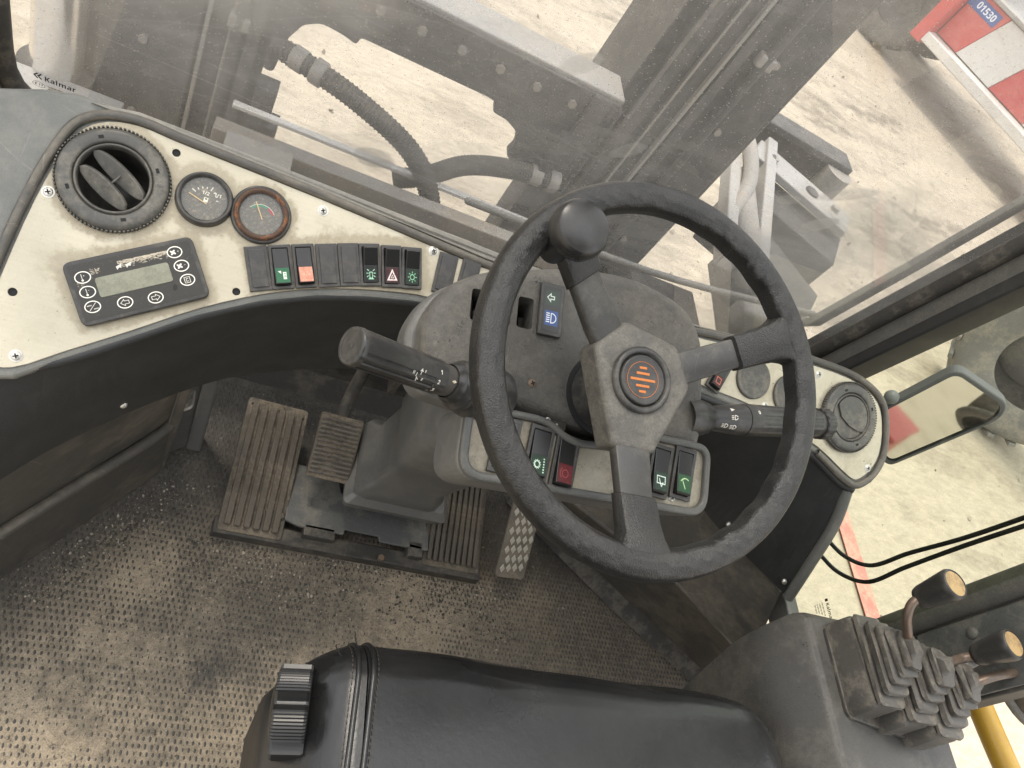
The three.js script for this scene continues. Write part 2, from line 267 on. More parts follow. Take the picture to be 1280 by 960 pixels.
// ---------------------------------------------------------------- floor mat with its tread and the grit lying on it
{
  const t = thing('floor_mat', 'dirty rubber floor mat with lozenge tread covering the cab floor', 'floor mat');
  const nx = 240, nz = 180, g = new THREE.PlaneGeometry(1.40, 1.10, nx, nz).rotateX(-Math.PI / 2).translate(0, 0, 0.13), p = g.attributes.position;
  // caked soil lies in patches: thick where boots rest, thin by the panels; kept dark under the dashboard to paint in shade
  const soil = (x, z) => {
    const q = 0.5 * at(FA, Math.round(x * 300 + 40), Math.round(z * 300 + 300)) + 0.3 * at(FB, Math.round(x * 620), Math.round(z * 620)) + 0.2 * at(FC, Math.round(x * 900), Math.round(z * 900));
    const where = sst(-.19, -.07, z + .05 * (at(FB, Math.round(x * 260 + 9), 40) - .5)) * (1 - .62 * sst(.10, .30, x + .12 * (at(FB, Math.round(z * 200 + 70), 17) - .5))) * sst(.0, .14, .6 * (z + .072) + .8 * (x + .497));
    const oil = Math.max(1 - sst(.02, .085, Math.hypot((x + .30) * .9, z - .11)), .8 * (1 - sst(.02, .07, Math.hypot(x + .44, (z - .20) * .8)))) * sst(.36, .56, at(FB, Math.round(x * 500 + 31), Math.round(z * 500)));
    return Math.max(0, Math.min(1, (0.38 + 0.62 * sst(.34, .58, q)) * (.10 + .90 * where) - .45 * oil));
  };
  const lift = (x, z) => { const q = soil(x, z), n = at(FB, Math.round(x * 330 + 77), Math.round(z * 330 + 5)); return 0.0003 + 0.0006 * q + 0.0012 * q * sst(.54, .70, n); };
  for (let i = 0; i < p.count; i++) p.setY(i, lift(p.getX(i), p.getZ(i)));
  g.computeVertexNormals();
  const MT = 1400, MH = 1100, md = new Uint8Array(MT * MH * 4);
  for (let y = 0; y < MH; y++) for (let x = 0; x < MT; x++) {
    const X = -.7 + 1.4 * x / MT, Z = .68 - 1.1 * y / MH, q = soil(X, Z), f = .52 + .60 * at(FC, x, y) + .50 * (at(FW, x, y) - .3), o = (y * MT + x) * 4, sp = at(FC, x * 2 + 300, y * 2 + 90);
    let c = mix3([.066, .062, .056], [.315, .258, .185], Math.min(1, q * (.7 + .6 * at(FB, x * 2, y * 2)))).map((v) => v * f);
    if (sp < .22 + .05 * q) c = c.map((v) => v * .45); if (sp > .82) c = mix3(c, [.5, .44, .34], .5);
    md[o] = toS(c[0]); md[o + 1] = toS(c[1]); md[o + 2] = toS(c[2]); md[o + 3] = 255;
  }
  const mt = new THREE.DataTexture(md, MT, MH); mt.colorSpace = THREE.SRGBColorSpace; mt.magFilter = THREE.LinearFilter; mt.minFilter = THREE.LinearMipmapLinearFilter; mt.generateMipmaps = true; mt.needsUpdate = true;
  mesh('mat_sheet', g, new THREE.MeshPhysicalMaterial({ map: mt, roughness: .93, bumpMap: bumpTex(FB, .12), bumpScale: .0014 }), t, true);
  const dirt = (x, z) => lift(x, z) - .002;
  const stud = new THREE.SphereGeometry(1, 8, 4, 0, 6.2832, 0, 1.5708).scale(0.0020, 0.0016, 0.0040);
  const list = [];
  for (let j = 0; j < 104; j++) for (let i = 0; i < 166; i++) {
    const x = -0.68 + i * 0.0083 + (j % 2) * 0.00415 + .0012 * Math.sin(j * .19), z = -0.40 + j * 0.0099 + .0010 * Math.sin(i * .13);
    if (x < 0.69) list.push([x + (rnd() - 0.5) * 0.0006, z]);
  }
  const im = new THREE.InstancedMesh(stud, M.matStud, list.length), o = new THREE.Object3D();
  list.forEach(([x, z], i) => { o.position.set(x, 0.0002, z); o.rotation.y = 0.10; o.scale.set(.75 + .45 * rnd(), .55 + .6 * rnd(), .75 + .4 * rnd()); o.updateMatrix(); im.setMatrixAt(i, o.matrix); });
  im.name = 'tread'; im.userData.kind = 'stuff'; im.castShadow = im.receiveShadow = true; t.add(im);
  const stone = new THREE.IcosahedronGeometry(1, 0), gr = new THREE.InstancedMesh(stone, plain(0.9, 0.9, 0.9, 0.9), 4200), col = new THREE.Color();
  for (let i = 0; i < 4200; i++) {
    let x, z; const k = rnd();
    if (k < 0.55) { x = -0.33 + 0.6 * rnd(); z = -0.095 + 0.10 * Math.pow(rnd(), 1.6); } else if (k < 0.8) { const q = rnd(); x = -0.56 + 0.17 * q + 0.06 * rnd(); z = 0.03 - 0.22 * q + 0.05 * rnd(); } else { x = -0.65 + 1.3 * rnd(); z = -0.25 + 0.7 * rnd(); }
    const s = 0.0005 + 0.0019 * Math.pow(rnd(), 4);
    o.position.set(x, dirt(x, z) + 0.002 + s * 0.4, z); o.rotation.set(rnd() * 6, rnd() * 6, rnd() * 6); o.scale.set(s * (1 + rnd()), s * (0.6 + 0.5 * rnd()), s * (0.8 + 0.6 * rnd())); o.updateMatrix(); gr.setMatrixAt(i, o.matrix);
    const v = 0.07 + 0.42 * Math.pow(rnd(), 2.5); gr.setColorAt(i, col.setRGB(v, v * 0.88, v * 0.71));
  }
  gr.name = 'grit'; gr.userData = { kind: 'stuff', label: 'pale grit and small stones scattered over the floor mat', category: 'grit' }; gr.castShadow = gr.receiveShadow = true; scene.add(gr);
}

// ---------------------------------------------------------------- dashboard (local x across, y up the slope, z out of the plate)
const DO = V3(0, 0.629, -0.207), DZ = V3(-0.033, 0.8407, 0.5405).normalize(), DX = V3(0.9995, 0.0278, 0.0179).normalize(), DY = DZ.clone().cross(DX);
const Dw = (x, s, a = 0) => DO.clone().addScaledVector(DX, x).addScaledVector(DY, s).addScaledVector(DZ, a).toArray();
const dash = thing('dashboard', 'curved dark grey dashboard with beige instrument plates, vents, gauges and rocker switches', 'dashboard');
basis(dash, DO, DX, DY, DZ);
const dashInv = new THREE.Matrix4().compose(dash.position, dash.quaternion, V3(1, 1, 1)).invert();
const plateA = [[-.605, -.215], [-.600, -.226], [-.588, -.232], [-.568, -.229], [-.529, -.201], [-.478, -.164], [-.418, -.119], [-.358, -.083], [-.301, -.058], [-.248, -.042], [-.19, -.029], [-.08, -.012], [-.08, .029], [-.12, .030], [-.326, .042], [-.489, .048], [-.526, .050], [-.555, .043], [-.574, .027], [-.586, -.008], [-.595, -.06], [-.602, -.146]];
const plateB = [[.20, -.018], [.242, -.024], [.344, -.03], [.40, -.042], [.474, -.059], [.545, -.088], [.561, -.090], [.585, -.070], [.598, -.04], [.592, .01], [.575, .038], [.533, .056], [.439, .060], [.23, .040], [.20, .036]];
{
  const body = [[-.74, -.30], [-.755, -.03], [-.735, .008], [-.69, .028], [-.654, .040], [-.62, .054], [-.59, .062], [-.39, .064], [-.08, .056], [.10, .055], [.23, .058], [.40, .076], [.45, .076], [.54, .072], [.59, .047], [.612, .0], [.617, -.05], [.600, -.087], [.565, -.105], [.54, -.100], [.474, -.070], [.40, -.053], [.344, -.041], [.242, -.035], [.1, -.03], [-.08, -.025], [-.19, -.040], [-.248, -.053], [-.301, -.069], [-.358, -.094], [-.418, -.130], [-.478, -.175], [-.529, -.212], [-.565, -.240], [-.60, -.25], [-.63, -.30]];
  const ventHoles = [circ(-.533, -.015, .040, 32), circ(.518, 0, .040, 32)];
  mesh('top_molding', slab(body, -0.055, -0.0008, 0.006, 4, ventHoles), M.dash, dash);
  const holes = [[-.485, .036], [-.588, -.156], [-.387, -.090]].map(([x, y]) => circ(x, y, 0.0042, 16));
  const gA = slab(smoothPts(plateA, true, 3), 0, 0.0022, 0.0006, 2, [...holes, ventHoles[0]]), PX = 1120, PY = 600, pd = new Uint8Array(PX * PY * 4);
  const rect = (x, y, cx, cy, r, hw, hh) => { const c = Math.cos(r), s = Math.sin(r), u = Math.abs((x - cx) * c + (y - cy) * s) - hw, v = Math.abs(-(x - cx) * s + (y - cy) * c) - hh; return Math.hypot(Math.max(u, 0), Math.max(v, 0)); };
  for (let j = 0; j < PY; j++) for (let i = 0; i < PX; i++) {   // brushed, stained plate: greasy dirt sits round the fittings
    const x = -.62 + .56 * i / PX, y = -.24 + .30 * j / PY, o = (j * PX + i) * 4;
    const near = Math.min(rect(x, y, -.4825, -.110, .567, .064, .034), Math.hypot(x + .445, y + .003) - .030, Math.hypot(x + .385, y) - .032, rect(x, y, -.288, -.028, .36, .098, .027), Math.hypot(x + .533, y + .015) - .055);
    const n1 = at(FA, i, j), n2 = at(FB, i * 2, j * 2), n3 = at(FC, i, j), br = at(FC, i >> 3, j * 2) - .5;
    const grime = sst(.40, .62, .5 * n1 + .3 * n2 + .2 * n3 + .30 * (1 - sst(0, .016, near)) - .12) * (.35 + .65 * (1 - sst(.004, .03, near)));
    let c = mix3([.545, .497, .385], [.27, .222, .145], .75 * grime * (.6 + .7 * n3));
    c = mix3(c, [.40, .36, .27], .35 * sst(.48, .66, at(FD, i >> 1, j >> 1)));
    const f = 1 + .10 * br + .10 * (at(FW, i, j) - .5) + .08 * (n3 - .5); c = c.map((v) => v * f);
    if (at(FC, i * 2 + 31, j * 2 + 77) < .17) c = c.map((v) => v * .5);
    pd[o] = toS(c[0]); pd[o + 1] = toS(c[1]); pd[o + 2] = toS(c[2]); pd[o + 3] = 255;
  }
  const pt = new THREE.DataTexture(pd, PX, PY); pt.colorSpace = THREE.SRGBColorSpace; pt.magFilter = THREE.LinearFilter; pt.needsUpdate = true;
  { const p = gA.attributes.position, u = gA.attributes.uv; for (let i = 0; i < p.count; i++) u.setXY(i, (p.getX(i) + .62) / .56, (p.getY(i) + .24) / .30); }
  const pA = mesh('instrument_plate', gA, new THREE.MeshPhysicalMaterial({ map: pt, roughness: .42, metalness: .2 }), dash, true);
  pA.userData.label = 'long dirty beige plate carrying gauges, climate control and switches';
  const pB = mesh('instrument_plate', slab(smoothPts(plateB, true, 3), 0, 0.0022, 0.0006, 2, [ventHoles[1]]), M.plate, dash);
  pB.userData.label = 'short beige plate with a closed vent and blanking plugs';
  holes.forEach((h) => mesh('bolt_hole', latheZ([[0.0001, 0.0004], [0.0041, 0.0004], [0.0041, 0.0018]], 16).translate((h[0][0] + h[8][0]) / 2, h[0][1], 0), M.dark, dash));
  const beadA = [[-.612, -.215], [-.610, -.146], [-.603, -.06], [-.594, -.006], [-.581, .032], [-.559, .049], [-.526, .0555], [-.489, .0535], [-.326, .0475], [-.12, .0355], [-.05, .0335]];
  mesh('edge_trim', tube(beadA.map(([x, y]) => [x, y, 0.002]), 0.0052, 90, 10), M.kick, dash);
  mesh('ledge_strip', slab([[-.575, .056], [-.53, .0625], [-.489, .0605], [-.326, .0545], [-.12, .0425], [.10, .041], [.10, .0535], [-.08, .0545], [-.39, .0625], [-.53, .0645]], -.0006, .0022, .001, 2), M.ledge, dash);
  mesh('ledge_strip', slab([[.12, .045], [.23, .056], [.42, .073], [.40, .0745], [.23, .0565], [.12, .0535]], -.0006, .0022, .001, 2), M.ledge, dash);
  const beadB = [[.2, .045], [.23, .049], [.439, .068], [.533, .064], [.582, .044], [.600, .012], [.607, -.042], [.592, -.077], [.563, -.099], [.543, -.097], [.472, -.067]];
  mesh('edge_trim', tube(beadB.map(([x, y]) => [x, y, 0.002]), 0.0055, 90, 10), M.kick, dash);
  const loc = (p) => V3(...p).applyMatrix4(dashInv).toArray();
  // knee panels hang from the plates' near edges
  const topA = [[-.60, -.247], [-.529, -.209], [-.478, -.172], [-.418, -.127], [-.358, -.091], [-.301, -.066], [-.248, -.050], [-.19, -.037], [-.08, -.022]].map(([x, y]) => [x, y, -0.010]);
  const botA = [[-.60, .33, .08], [-.535, .33, -.018], [-.485, .33, -.075], [-.425, .33, -.135], [-.36, .33, -.187], [-.30, .33, -.219], [-.25, .33, -.242], [-.17, .33, -.27], [-.06, .33, -.305]].map(loc);
  const fineRow = (r) => new THREE.CatmullRomCurve3(r.map((p) => V3(...p)), false, 'centripetal').getPoints(40).map((p) => p.toArray());
  mesh('knee_panel', [strip(fineRow(topA), fineRow(botA), 0.004, 4), tube(topA.map(([x, y, z]) => [x, y, z + 0.002]), 0.0065, 80, 10)], M.dashBlack, dash);
  const topB = [[.10, -.032], [.242, -.037], [.344, -.043], [.40, -.055], [.474, -.072], [.54, -.101], [.567, -.106]].map(([x, y]) => [x, y, -0.010]);
  const botB = [[.2, .36, -.27], [.30, .36, -.255], [.386, .36, -.226], [.43, .36, -.19], [.488, .36, -.126], [.57, .36, -.06], [.621, .36, -.02]].map(loc);
  mesh('knee_panel', [strip(fineRow(topB), fineRow(botB), 0.004, 4), tube(topB.map(([x, y, z]) => [x, y, z + 0.002]), 0.0065, 80, 10)], M.dashBlack, dash);
  const sideB = [[.567, -.106, -.010], loc([.621, .36, -.02])], backB = [loc([.598, .585, -.19]), loc([.640, .36, -.10])];
  mesh('edge_roll', tube([[.560, -.100, -.010], ...[[.585, .52, -.085], [.606, .43, -.048], [.621, .36, -.02]].map(loc)], .010, 30, 10), M.dash, dash);
  mesh('end_panel', strip([sideB[0], sideB[1]], backB, 0.004), M.dash, dash);
}
function screw(parent, x, y, z, r = 0.0048, mat = M.screw, name = 'screw') {
  const s = mesh(name, latheZ([[0.0001, 0.0016], [r * 0.55, 0.0014], [r * 0.9, 0.0006], [r, 0]], 18).translate(x, y, z), mat, parent);
  mesh('slot', [box(r * 1.1, r * 0.28, 0.0006, 0, 0, 0.0016, 0.0001, 1), box(r * 0.28, r * 1.1, 0.0006, 0, 0, 0.00165, 0.0001, 1)].map((g) => g.rotateZ(0.5).translate(x, y, z)), M.dark, s);
  return s;
}
[[-.586, -.048], [-.568, -.217], [-.322, .030], [-.184, .029], [.446, .049], [.358, -.024], [.580, -.067]].forEach(([x, y], i) => {
  mesh('washer', latheZ([[0.0001, 0.0006], [0.0062, 0.0006], [0.0064, 0]], 20).translate(x, y, 0.0022), M.screw, dash);
  screw(dash, x, y, 0.0028);
});
// air vents
function vent(x, y, closed) {
  const ring = mesh('air_vent', (() => {
    const g = latheZ([[0.0375, -0.004], [0.0375, 0.010], [0.0400, 0.0125], [0.0480, 0.0125], [0.0520, 0.0105], [0.0545, 0.006], [0.0545, 0.002]], 72);
    return g;
  })(), M.vent, dash);
  ring.position.set(x, y, 0); ring.userData.label = closed ? 'round air vent with its round flaps closed' : 'round air vent with two slanting fins open';
  const rid = [];
  for (let i = 0; i < 84; i++) { const a = i / 84 * 6.28319; rid.push(box(0.0018, 0.0026, 0.0085, 0, 0, 0, 0.0007, 1).rotateZ(a).translate(0.0548 * Math.cos(a), 0.0548 * Math.sin(a), 0.0055)); }
  mesh('grip_ridges', rid, M.vent, ring);
  for (const a of [0.55, 2.1, 3.7, 5.2]) mesh('notch', box(0.005, 0.0032, 0.001, 0, 0, 0, 0.0002, 1).rotateZ(a + 1.57).translate(0.0435 * Math.cos(a), 0.0435 * Math.sin(a), 0.0127), M.dark, ring);
  mesh('duct', latheZ([[0.0001, -0.048], [0.0330, -0.048], [0.0372, 0.006]], 40), M.plastic, ring);
  mesh('inner_ring', latheZ([[0.0372, 0.0095], [0.0362, 0.0115], [0.0345, 0.0115], [0.0335, 0.0085], [0.0335, 0]], 60), M.vent, ring);
  if (!closed) {
    [[0.0075, 0.0335, 0.62], [-0.0135, 0.0300, 0.62]].forEach(([off, half, tilt]) => {
      const pts = []; for (let i = 0; i <= 20; i++) { const q = i / 20 * 2 - 1; pts.push([q * half, 0.0105 * Math.sqrt(Math.max(0, 1 - q * q))]); }
      const g = slab([...pts, ...[...pts].reverse().map(([a, b]) => [a, -b * 0.8])], -0.0026, 0.0026, 0.0012, 3).rotateX(tilt).translate(0, off, 0.006).rotateZ(-0.52);
      mesh('fin', g, M.vent, ring);
    });
    mesh('link_pin', cyl(0.0012, 0.018, 0, 0, 0, 8).rotateZ(-0.52).translate(0.001, -0.002, 0.009), M.vent, ring);
  } else {
    mesh('flap', latheZ([[0.0001, 0.009], [0.0325, 0.0085], [0.033, 0.007], [0.033, 0.006]], 48), M.vent, ring);
    const arc = []; for (let i = 0; i <= 24; i++) { const a = -0.55 + i / 24 * 3.2; arc.push([0.0325 * Math.cos(a), 0.0325 * Math.sin(a)]); }
    const arc2 = []; for (let i = 0; i <= 24; i++) { const a = 2.65 - i / 24 * 3.2; arc2.push([0.004 + 0.026 * Math.cos(a - 0.35 * Math.sin(i / 24 * 3.14)) * 1.0 - 0.004, -0.011 + 0.020 * Math.sin(a) * (i < 12 ? 1 : 1)]); }
    mesh('flap', slab([...arc, [-0.029, 0.012], [-0.020, -0.004], [-0.002, -0.014], [0.016, -0.018]], 0.009, 0.0118, 0.0008, 2), M.vent, ring);
  }
}
vent(-.533, -.015, false); vent(.518, .000, true);
// gauges
const dialTex = (kind) => canvasTex(256, 256, (g, w) => {
  g.fillStyle = '#5d5a52'; g.fillRect(0, 0, w, w); g.translate(128, 128); g.lineCap = 'butt';
  for (let i = 0; i < 240; i++) { g.fillStyle = `rgba(${150 + rnd() * 40},${140 + rnd() * 30},${110 + rnd() * 30},${0.08 + rnd() * 0.18})`; g.beginPath(); const a = rnd() * 6.3, r = 110 * Math.sqrt(rnd()); g.arc(r * Math.cos(a), r * Math.sin(a), 1 + rnd() * 7, 0, 7); g.fill(); }
  if (kind) {
    g.strokeStyle = '#c9c6b8'; g.lineWidth = 6;
    for (let i = 0; i < 8; i++) { const a = -2.7 + i * 0.36; g.beginPath(); g.moveTo(58 * Math.cos(a), 58 * Math.sin(a)); g.lineTo((i % 4 ? 70 : 82) * Math.cos(a), (i % 4 ? 70 : 82) * Math.sin(a)); g.stroke(); }
    g.fillStyle = '#d8d4c4'; g.font = 'bold 26px sans-serif'; g.fillText('1/2', -22, -26); g.fillText('1/1', 40, -34); g.fillRect(-4, -12, 22, 26); g.fillStyle = '#3f3d38'; g.fillRect(1, -8, 12, 8);
  } else {
    g.lineWidth = 11; g.strokeStyle = '#2f7a5a'; g.beginPath(); g.arc(0, 22, 72, -2.5, -1.25); g.stroke();
    g.strokeStyle = '#a02c34'; g.beginPath(); g.arc(0, 22, 72, -1.2, -0.6); g.stroke();
    g.strokeStyle = '#c9c6b8'; g.lineWidth = 3; g.beginPath(); g.arc(0, 22, 80, -2.55, -0.6); g.stroke();
  }
});
function gauge(x, y, rot, fuel) {
  const b = mesh('gauge', latheZ([[0.0232, 0.002], [0.0238, 0.0072], [0.0262, 0.0105], [0.0285, 0.0088], [0.0300, 0.0030], [0.0305, -0.002]], 56), fuel ? M.plastic : M.rust, dash);
  b.position.set(x, y, 0.0018); b.rotation.z = rot; b.userData.label = fuel ? 'fuel gauge in a black bezel with its needle near empty' : 'gauge with green and red arc in a rusty bezel';
  if (!fuel) { mesh('mounting_ring', latheZ([[0.0296, 0.005], [0.0315, 0.0055], [0.0328, 0.003], [0.0328, -0.002]], 48), M.plastic, b); mesh('inner_bezel', latheZ([[0.0225, 0.0035], [0.0235, 0.0062], [0.0256, 0.0055]], 48), M.plastic, b); }
  const d = new THREE.CircleGeometry(0.0256, 40).translate(0, 0, 0.0030); mesh('dial', d, printMat(dialTex(fuel), 0.7), b, true);
  const a = fuel ? 2.85 : 2.15;
  mesh('needle', box(0.021, 0.0011, 0.0007, 0.008, 0, 0, 0.0003, 1).rotateZ(a).translate(0.001, fuel ? -0.004 : -0.003, 0.0042), plain(0.62, 0.45, 0.2, 0.5), b);
  mesh('dial_glass', new THREE.CircleGeometry(0.0257, 40).translate(0, 0, 0.0055), M.dial, b);
}
gauge(-.445, -.003, 0, true); gauge(-.385, .001, 0, false);
// rocker switches
const icons = {
  work: (g) => { g.fillStyle = '#0f5a38'; g.fillRect(0, 0, 64, 64); g.fillStyle = '#dfe8d8'; g.fillRect(34, 18, 16, 32); g.beginPath(); g.moveTo(10, 14); g.lineTo(26, 26); g.lineTo(26, 12); g.fill(); g.fillStyle = '#0f5a38'; g.fillRect(38, 24, 8, 4); g.fillRect(38, 34, 8, 4); },
  beacon: (g) => { g.fillStyle = '#0e1512'; g.fillRect(0, 0, 64, 64); g.strokeStyle = '#9fd3b4'; g.lineWidth = 4; g.strokeRect(25, 26, 14, 24); g.beginPath(); for (const [a, b, c, d] of [[22, 20, 12, 14], [20, 30, 8, 30], [20, 40, 10, 46], [42, 20, 52, 14], [44, 30, 56, 30], [44, 40, 54, 46], [18, 54, 46, 54]]) { g.moveTo(a, b); g.lineTo(c, d); } g.stroke(); },
  hazard: (g) => { g.fillStyle = '#3a1518'; g.fillRect(0, 0, 64, 64); g.strokeStyle = '#e8dcd8'; g.lineWidth = 7; g.beginPath(); g.moveTo(32, 12); g.lineTo(54, 52); g.lineTo(10, 52); g.closePath(); g.stroke(); g.lineWidth = 3; g.beginPath(); g.moveTo(32, 32); g.lineTo(39, 44); g.lineTo(25, 44); g.closePath(); g.stroke(); },
  light: (g) => { g.fillStyle = '#12281c'; g.fillRect(0, 0, 64, 64); g.strokeStyle = '#8fcaa4'; g.lineWidth = 4; g.beginPath(); g.arc(32, 34, 11, 0, 7); g.stroke(); for (let i = 0; i < 8; i++) { const a = i * 0.785; g.beginPath(); g.moveTo(32 + 16 * Math.cos(a), 34 + 16 * Math.sin(a)); g.lineTo(32 + 24 * Math.cos(a), 34 + 24 * Math.sin(a)); g.stroke(); } },
  gear: (g) => { g.fillStyle = '#14301f'; g.fillRect(0, 0, 64, 64); g.strokeStyle = '#c8e6cf'; g.lineWidth = 5; g.beginPath(); g.arc(24, 32, 11, 0, 7); g.stroke(); g.lineWidth = 3; for (let i = 0; i < 12; i++) { const a = i * 0.5236; g.beginPath(); g.moveTo(24 + 13 * Math.cos(a), 32 + 13 * Math.sin(a)); g.lineTo(24 + 17 * Math.cos(a), 32 + 17 * Math.sin(a)); g.stroke(); } for (let i = 0; i < 6; i++) { g.fillStyle = '#c8e6cf'; g.fillRect(50, 8 + i * 9, 6, 5); } },
  brake: (g) => { g.fillStyle = '#56141b'; g.fillRect(0, 0, 64, 64); g.strokeStyle = '#8e3d40'; g.lineWidth = 4; g.beginPath(); g.arc(32, 32, 13, 0, 7); g.stroke(); g.beginPath(); g.arc(32, 32, 22, 2.3, 4); g.stroke(); },
  wipe: (g) => { g.fillStyle = '#163424'; g.fillRect(0, 0, 64, 64); g.strokeStyle = '#dceadf'; g.lineWidth = 4; g.strokeRect(12, 14, 40, 26); g.beginPath(); g.moveTo(34, 52); g.lineTo(22, 22); g.moveTo(34, 52); g.lineTo(42, 34); g.stroke(); },
  wash: (g) => { g.fillStyle = '#1c4a2a'; g.fillRect(0, 0, 64, 64); g.strokeStyle = '#b9d6a0'; g.lineWidth = 4; g.beginPath(); g.moveTo(12, 26); g.quadraticCurveTo(32, 4, 52, 18); g.moveTo(20, 18); g.lineTo(36, 52); g.stroke(); },
  amber: (g) => { g.fillStyle = '#d98a72'; g.fillRect(0, 0, 64, 64); for (let i = 0; i < 40; i++) { g.fillStyle = `rgba(235,190,165,${0.1 + rnd() * 0.25})`; g.fillRect(rnd() * 60, rnd() * 60, 3 + rnd() * 9, 3 + rnd() * 9); } },
  park: (g) => { g.fillStyle = '#3c1c1c'; g.fillRect(0, 0, 64, 64); g.strokeStyle = '#c86a5a'; g.lineWidth = 5; g.strokeRect(14, 14, 34, 34); },
};
const iconMat = {}; for (const k in icons) iconMat[k] = printMat(canvasTex(64, 64, (g) => { icons[k](g); for (let i = 0; i < 90; i++) { g.fillStyle = `rgba(${70 + rnd() * 60},${66 + rnd() * 50},${54 + rnd() * 40},${0.10 + rnd() * 0.28})`; g.fillRect(rnd() * 64, rnd() * 64, 1 + rnd() * 6, 1 + rnd() * 4); } }), 0.5);
function rocker(parent, x, y, z, rot, kind, sx = 1, sy = 1) {
  const w = 0.0245 * sx, h = 0.0505 * sy;
  if (kind === 'blank') {
    const b = mesh('blank_plate', slab(roundPoly([[-w / 2, -h / 2], [w / 2, -h / 2], [w / 2, h / 2], [-w / 2, h / 2]], 0.001), 0, 0.0035, 0.0007, 2), M.plastic, parent);
    b.position.set(x, y, z); b.rotation.z = rot;
    mesh('insert', box(w * 0.70, h * 0.84, 0.002, 0, 0, 0.0040, 0.0006, 2), M.plastic, b);
    return b;
  }
  const inner = [[-w * 0.36, -h * 0.42], [w * 0.36, -h * 0.42], [w * 0.36, h * 0.42], [-w * 0.36, h * 0.42]];
  const b = mesh('rocker_switch', slab(roundPoly([[-w / 2, -h / 2], [w / 2, -h / 2], [w / 2, h / 2], [-w / 2, h / 2]], 0.0012), 0, 0.0045, 0.0008, 2, [roundPoly(inner, 0.001)]), M.plastic, parent);
  b.position.set(x, y, z); b.rotation.z = rot;
  const far = ['beacon', 'hazard', 'light'].includes(kind), hl = h * 0.405;
  // side profile in (along, out): the raised end tips towards the driver or away
  const prof = far ? [[-hl, 0], [-hl, 0.0052], [-0.001, 0.0060], [hl * 0.55, 0.0100], [hl * 0.92, 0.0125], [hl, 0.0118], [hl, 0]] : [[-hl, 0], [-hl * 1.02, 0.0090], [-hl * 0.95, 0.0108], [-0.001, 0.0068], [hl, 0.0040], [hl, 0]];
  const raw = slab(prof, -w * 0.34, w * 0.34, 0.0008, 2).applyMatrix4(new THREE.Matrix4().makeBasis(V3(0, 1, 0), V3(0, 0, 1), V3(1, 0, 0)));
  mesh('rocker', raw, M.rockerBlack, b);
  const [p, q] = far ? [prof[1], prof[2]] : [prof[2], prof[3]];
  const L = Math.hypot(q[0] - p[0], q[1] - p[1]) * 0.92, ang = Math.atan2(q[1] - p[1], q[0] - p[0]);
  const s = mesh('symbol', new THREE.PlaneGeometry(w * 0.60, L), iconMat[kind], b, true);
  s.position.set(0, (p[0] + q[0]) / 2, (p[1] + q[1]) / 2 + 0.0003); s.rotation.x = ang;
  return b;
}
const deg = Math.PI / 180;
[[-.372, -.058, 23.5, 'blank'], [-.349, -.0485, 21.6, 'work'], [-.325, -.039, 21.5, 'amber'], [-.3005, -.030, 20.7, 'blank'], [-.277, -.021, 20, 'blank'], [-.254, -.0135, 18.5, 'beacon'], [-.229, -.007, 16.6, 'hazard'], [-.205, -.001, 15, 'light'], [-.163, .006, 2, 'blank'], [-.133, .008, 0, 'blank']]
  .forEach(([x, y, r, k]) => { const b = rocker(dash, x, y, 0.0022, r * deg, k); if (k === 'amber') b.userData.label = 'rocker switch with faded orange lens'; if (k === 'hazard') b.userData.label = 'rocker switch with hazard triangle'; });
rocker(dash, .265, -.003, 0.0022, -0.35, 'park');
mesh('toggle_knob', [latheZ([[0.0001, 0.014], [0.007, 0.014], [0.0085, 0.011], [0.0085, 0.002]], 20).translate(.250, .030, 0.002)], M.plastic, dash);
for (const [x, y] of [[.326, .009], [.397, .003]]) {
  const b = mesh('blanking_plug', latheZ([[0.0001, 0.0028], [0.024, 0.0028], [0.0255, 0.0032], [0.0285, 0.0045], [0.0302, 0.003], [0.0305, 0]], 48), M.vent, dash); b.position.set(x, y, 0.0022);
}
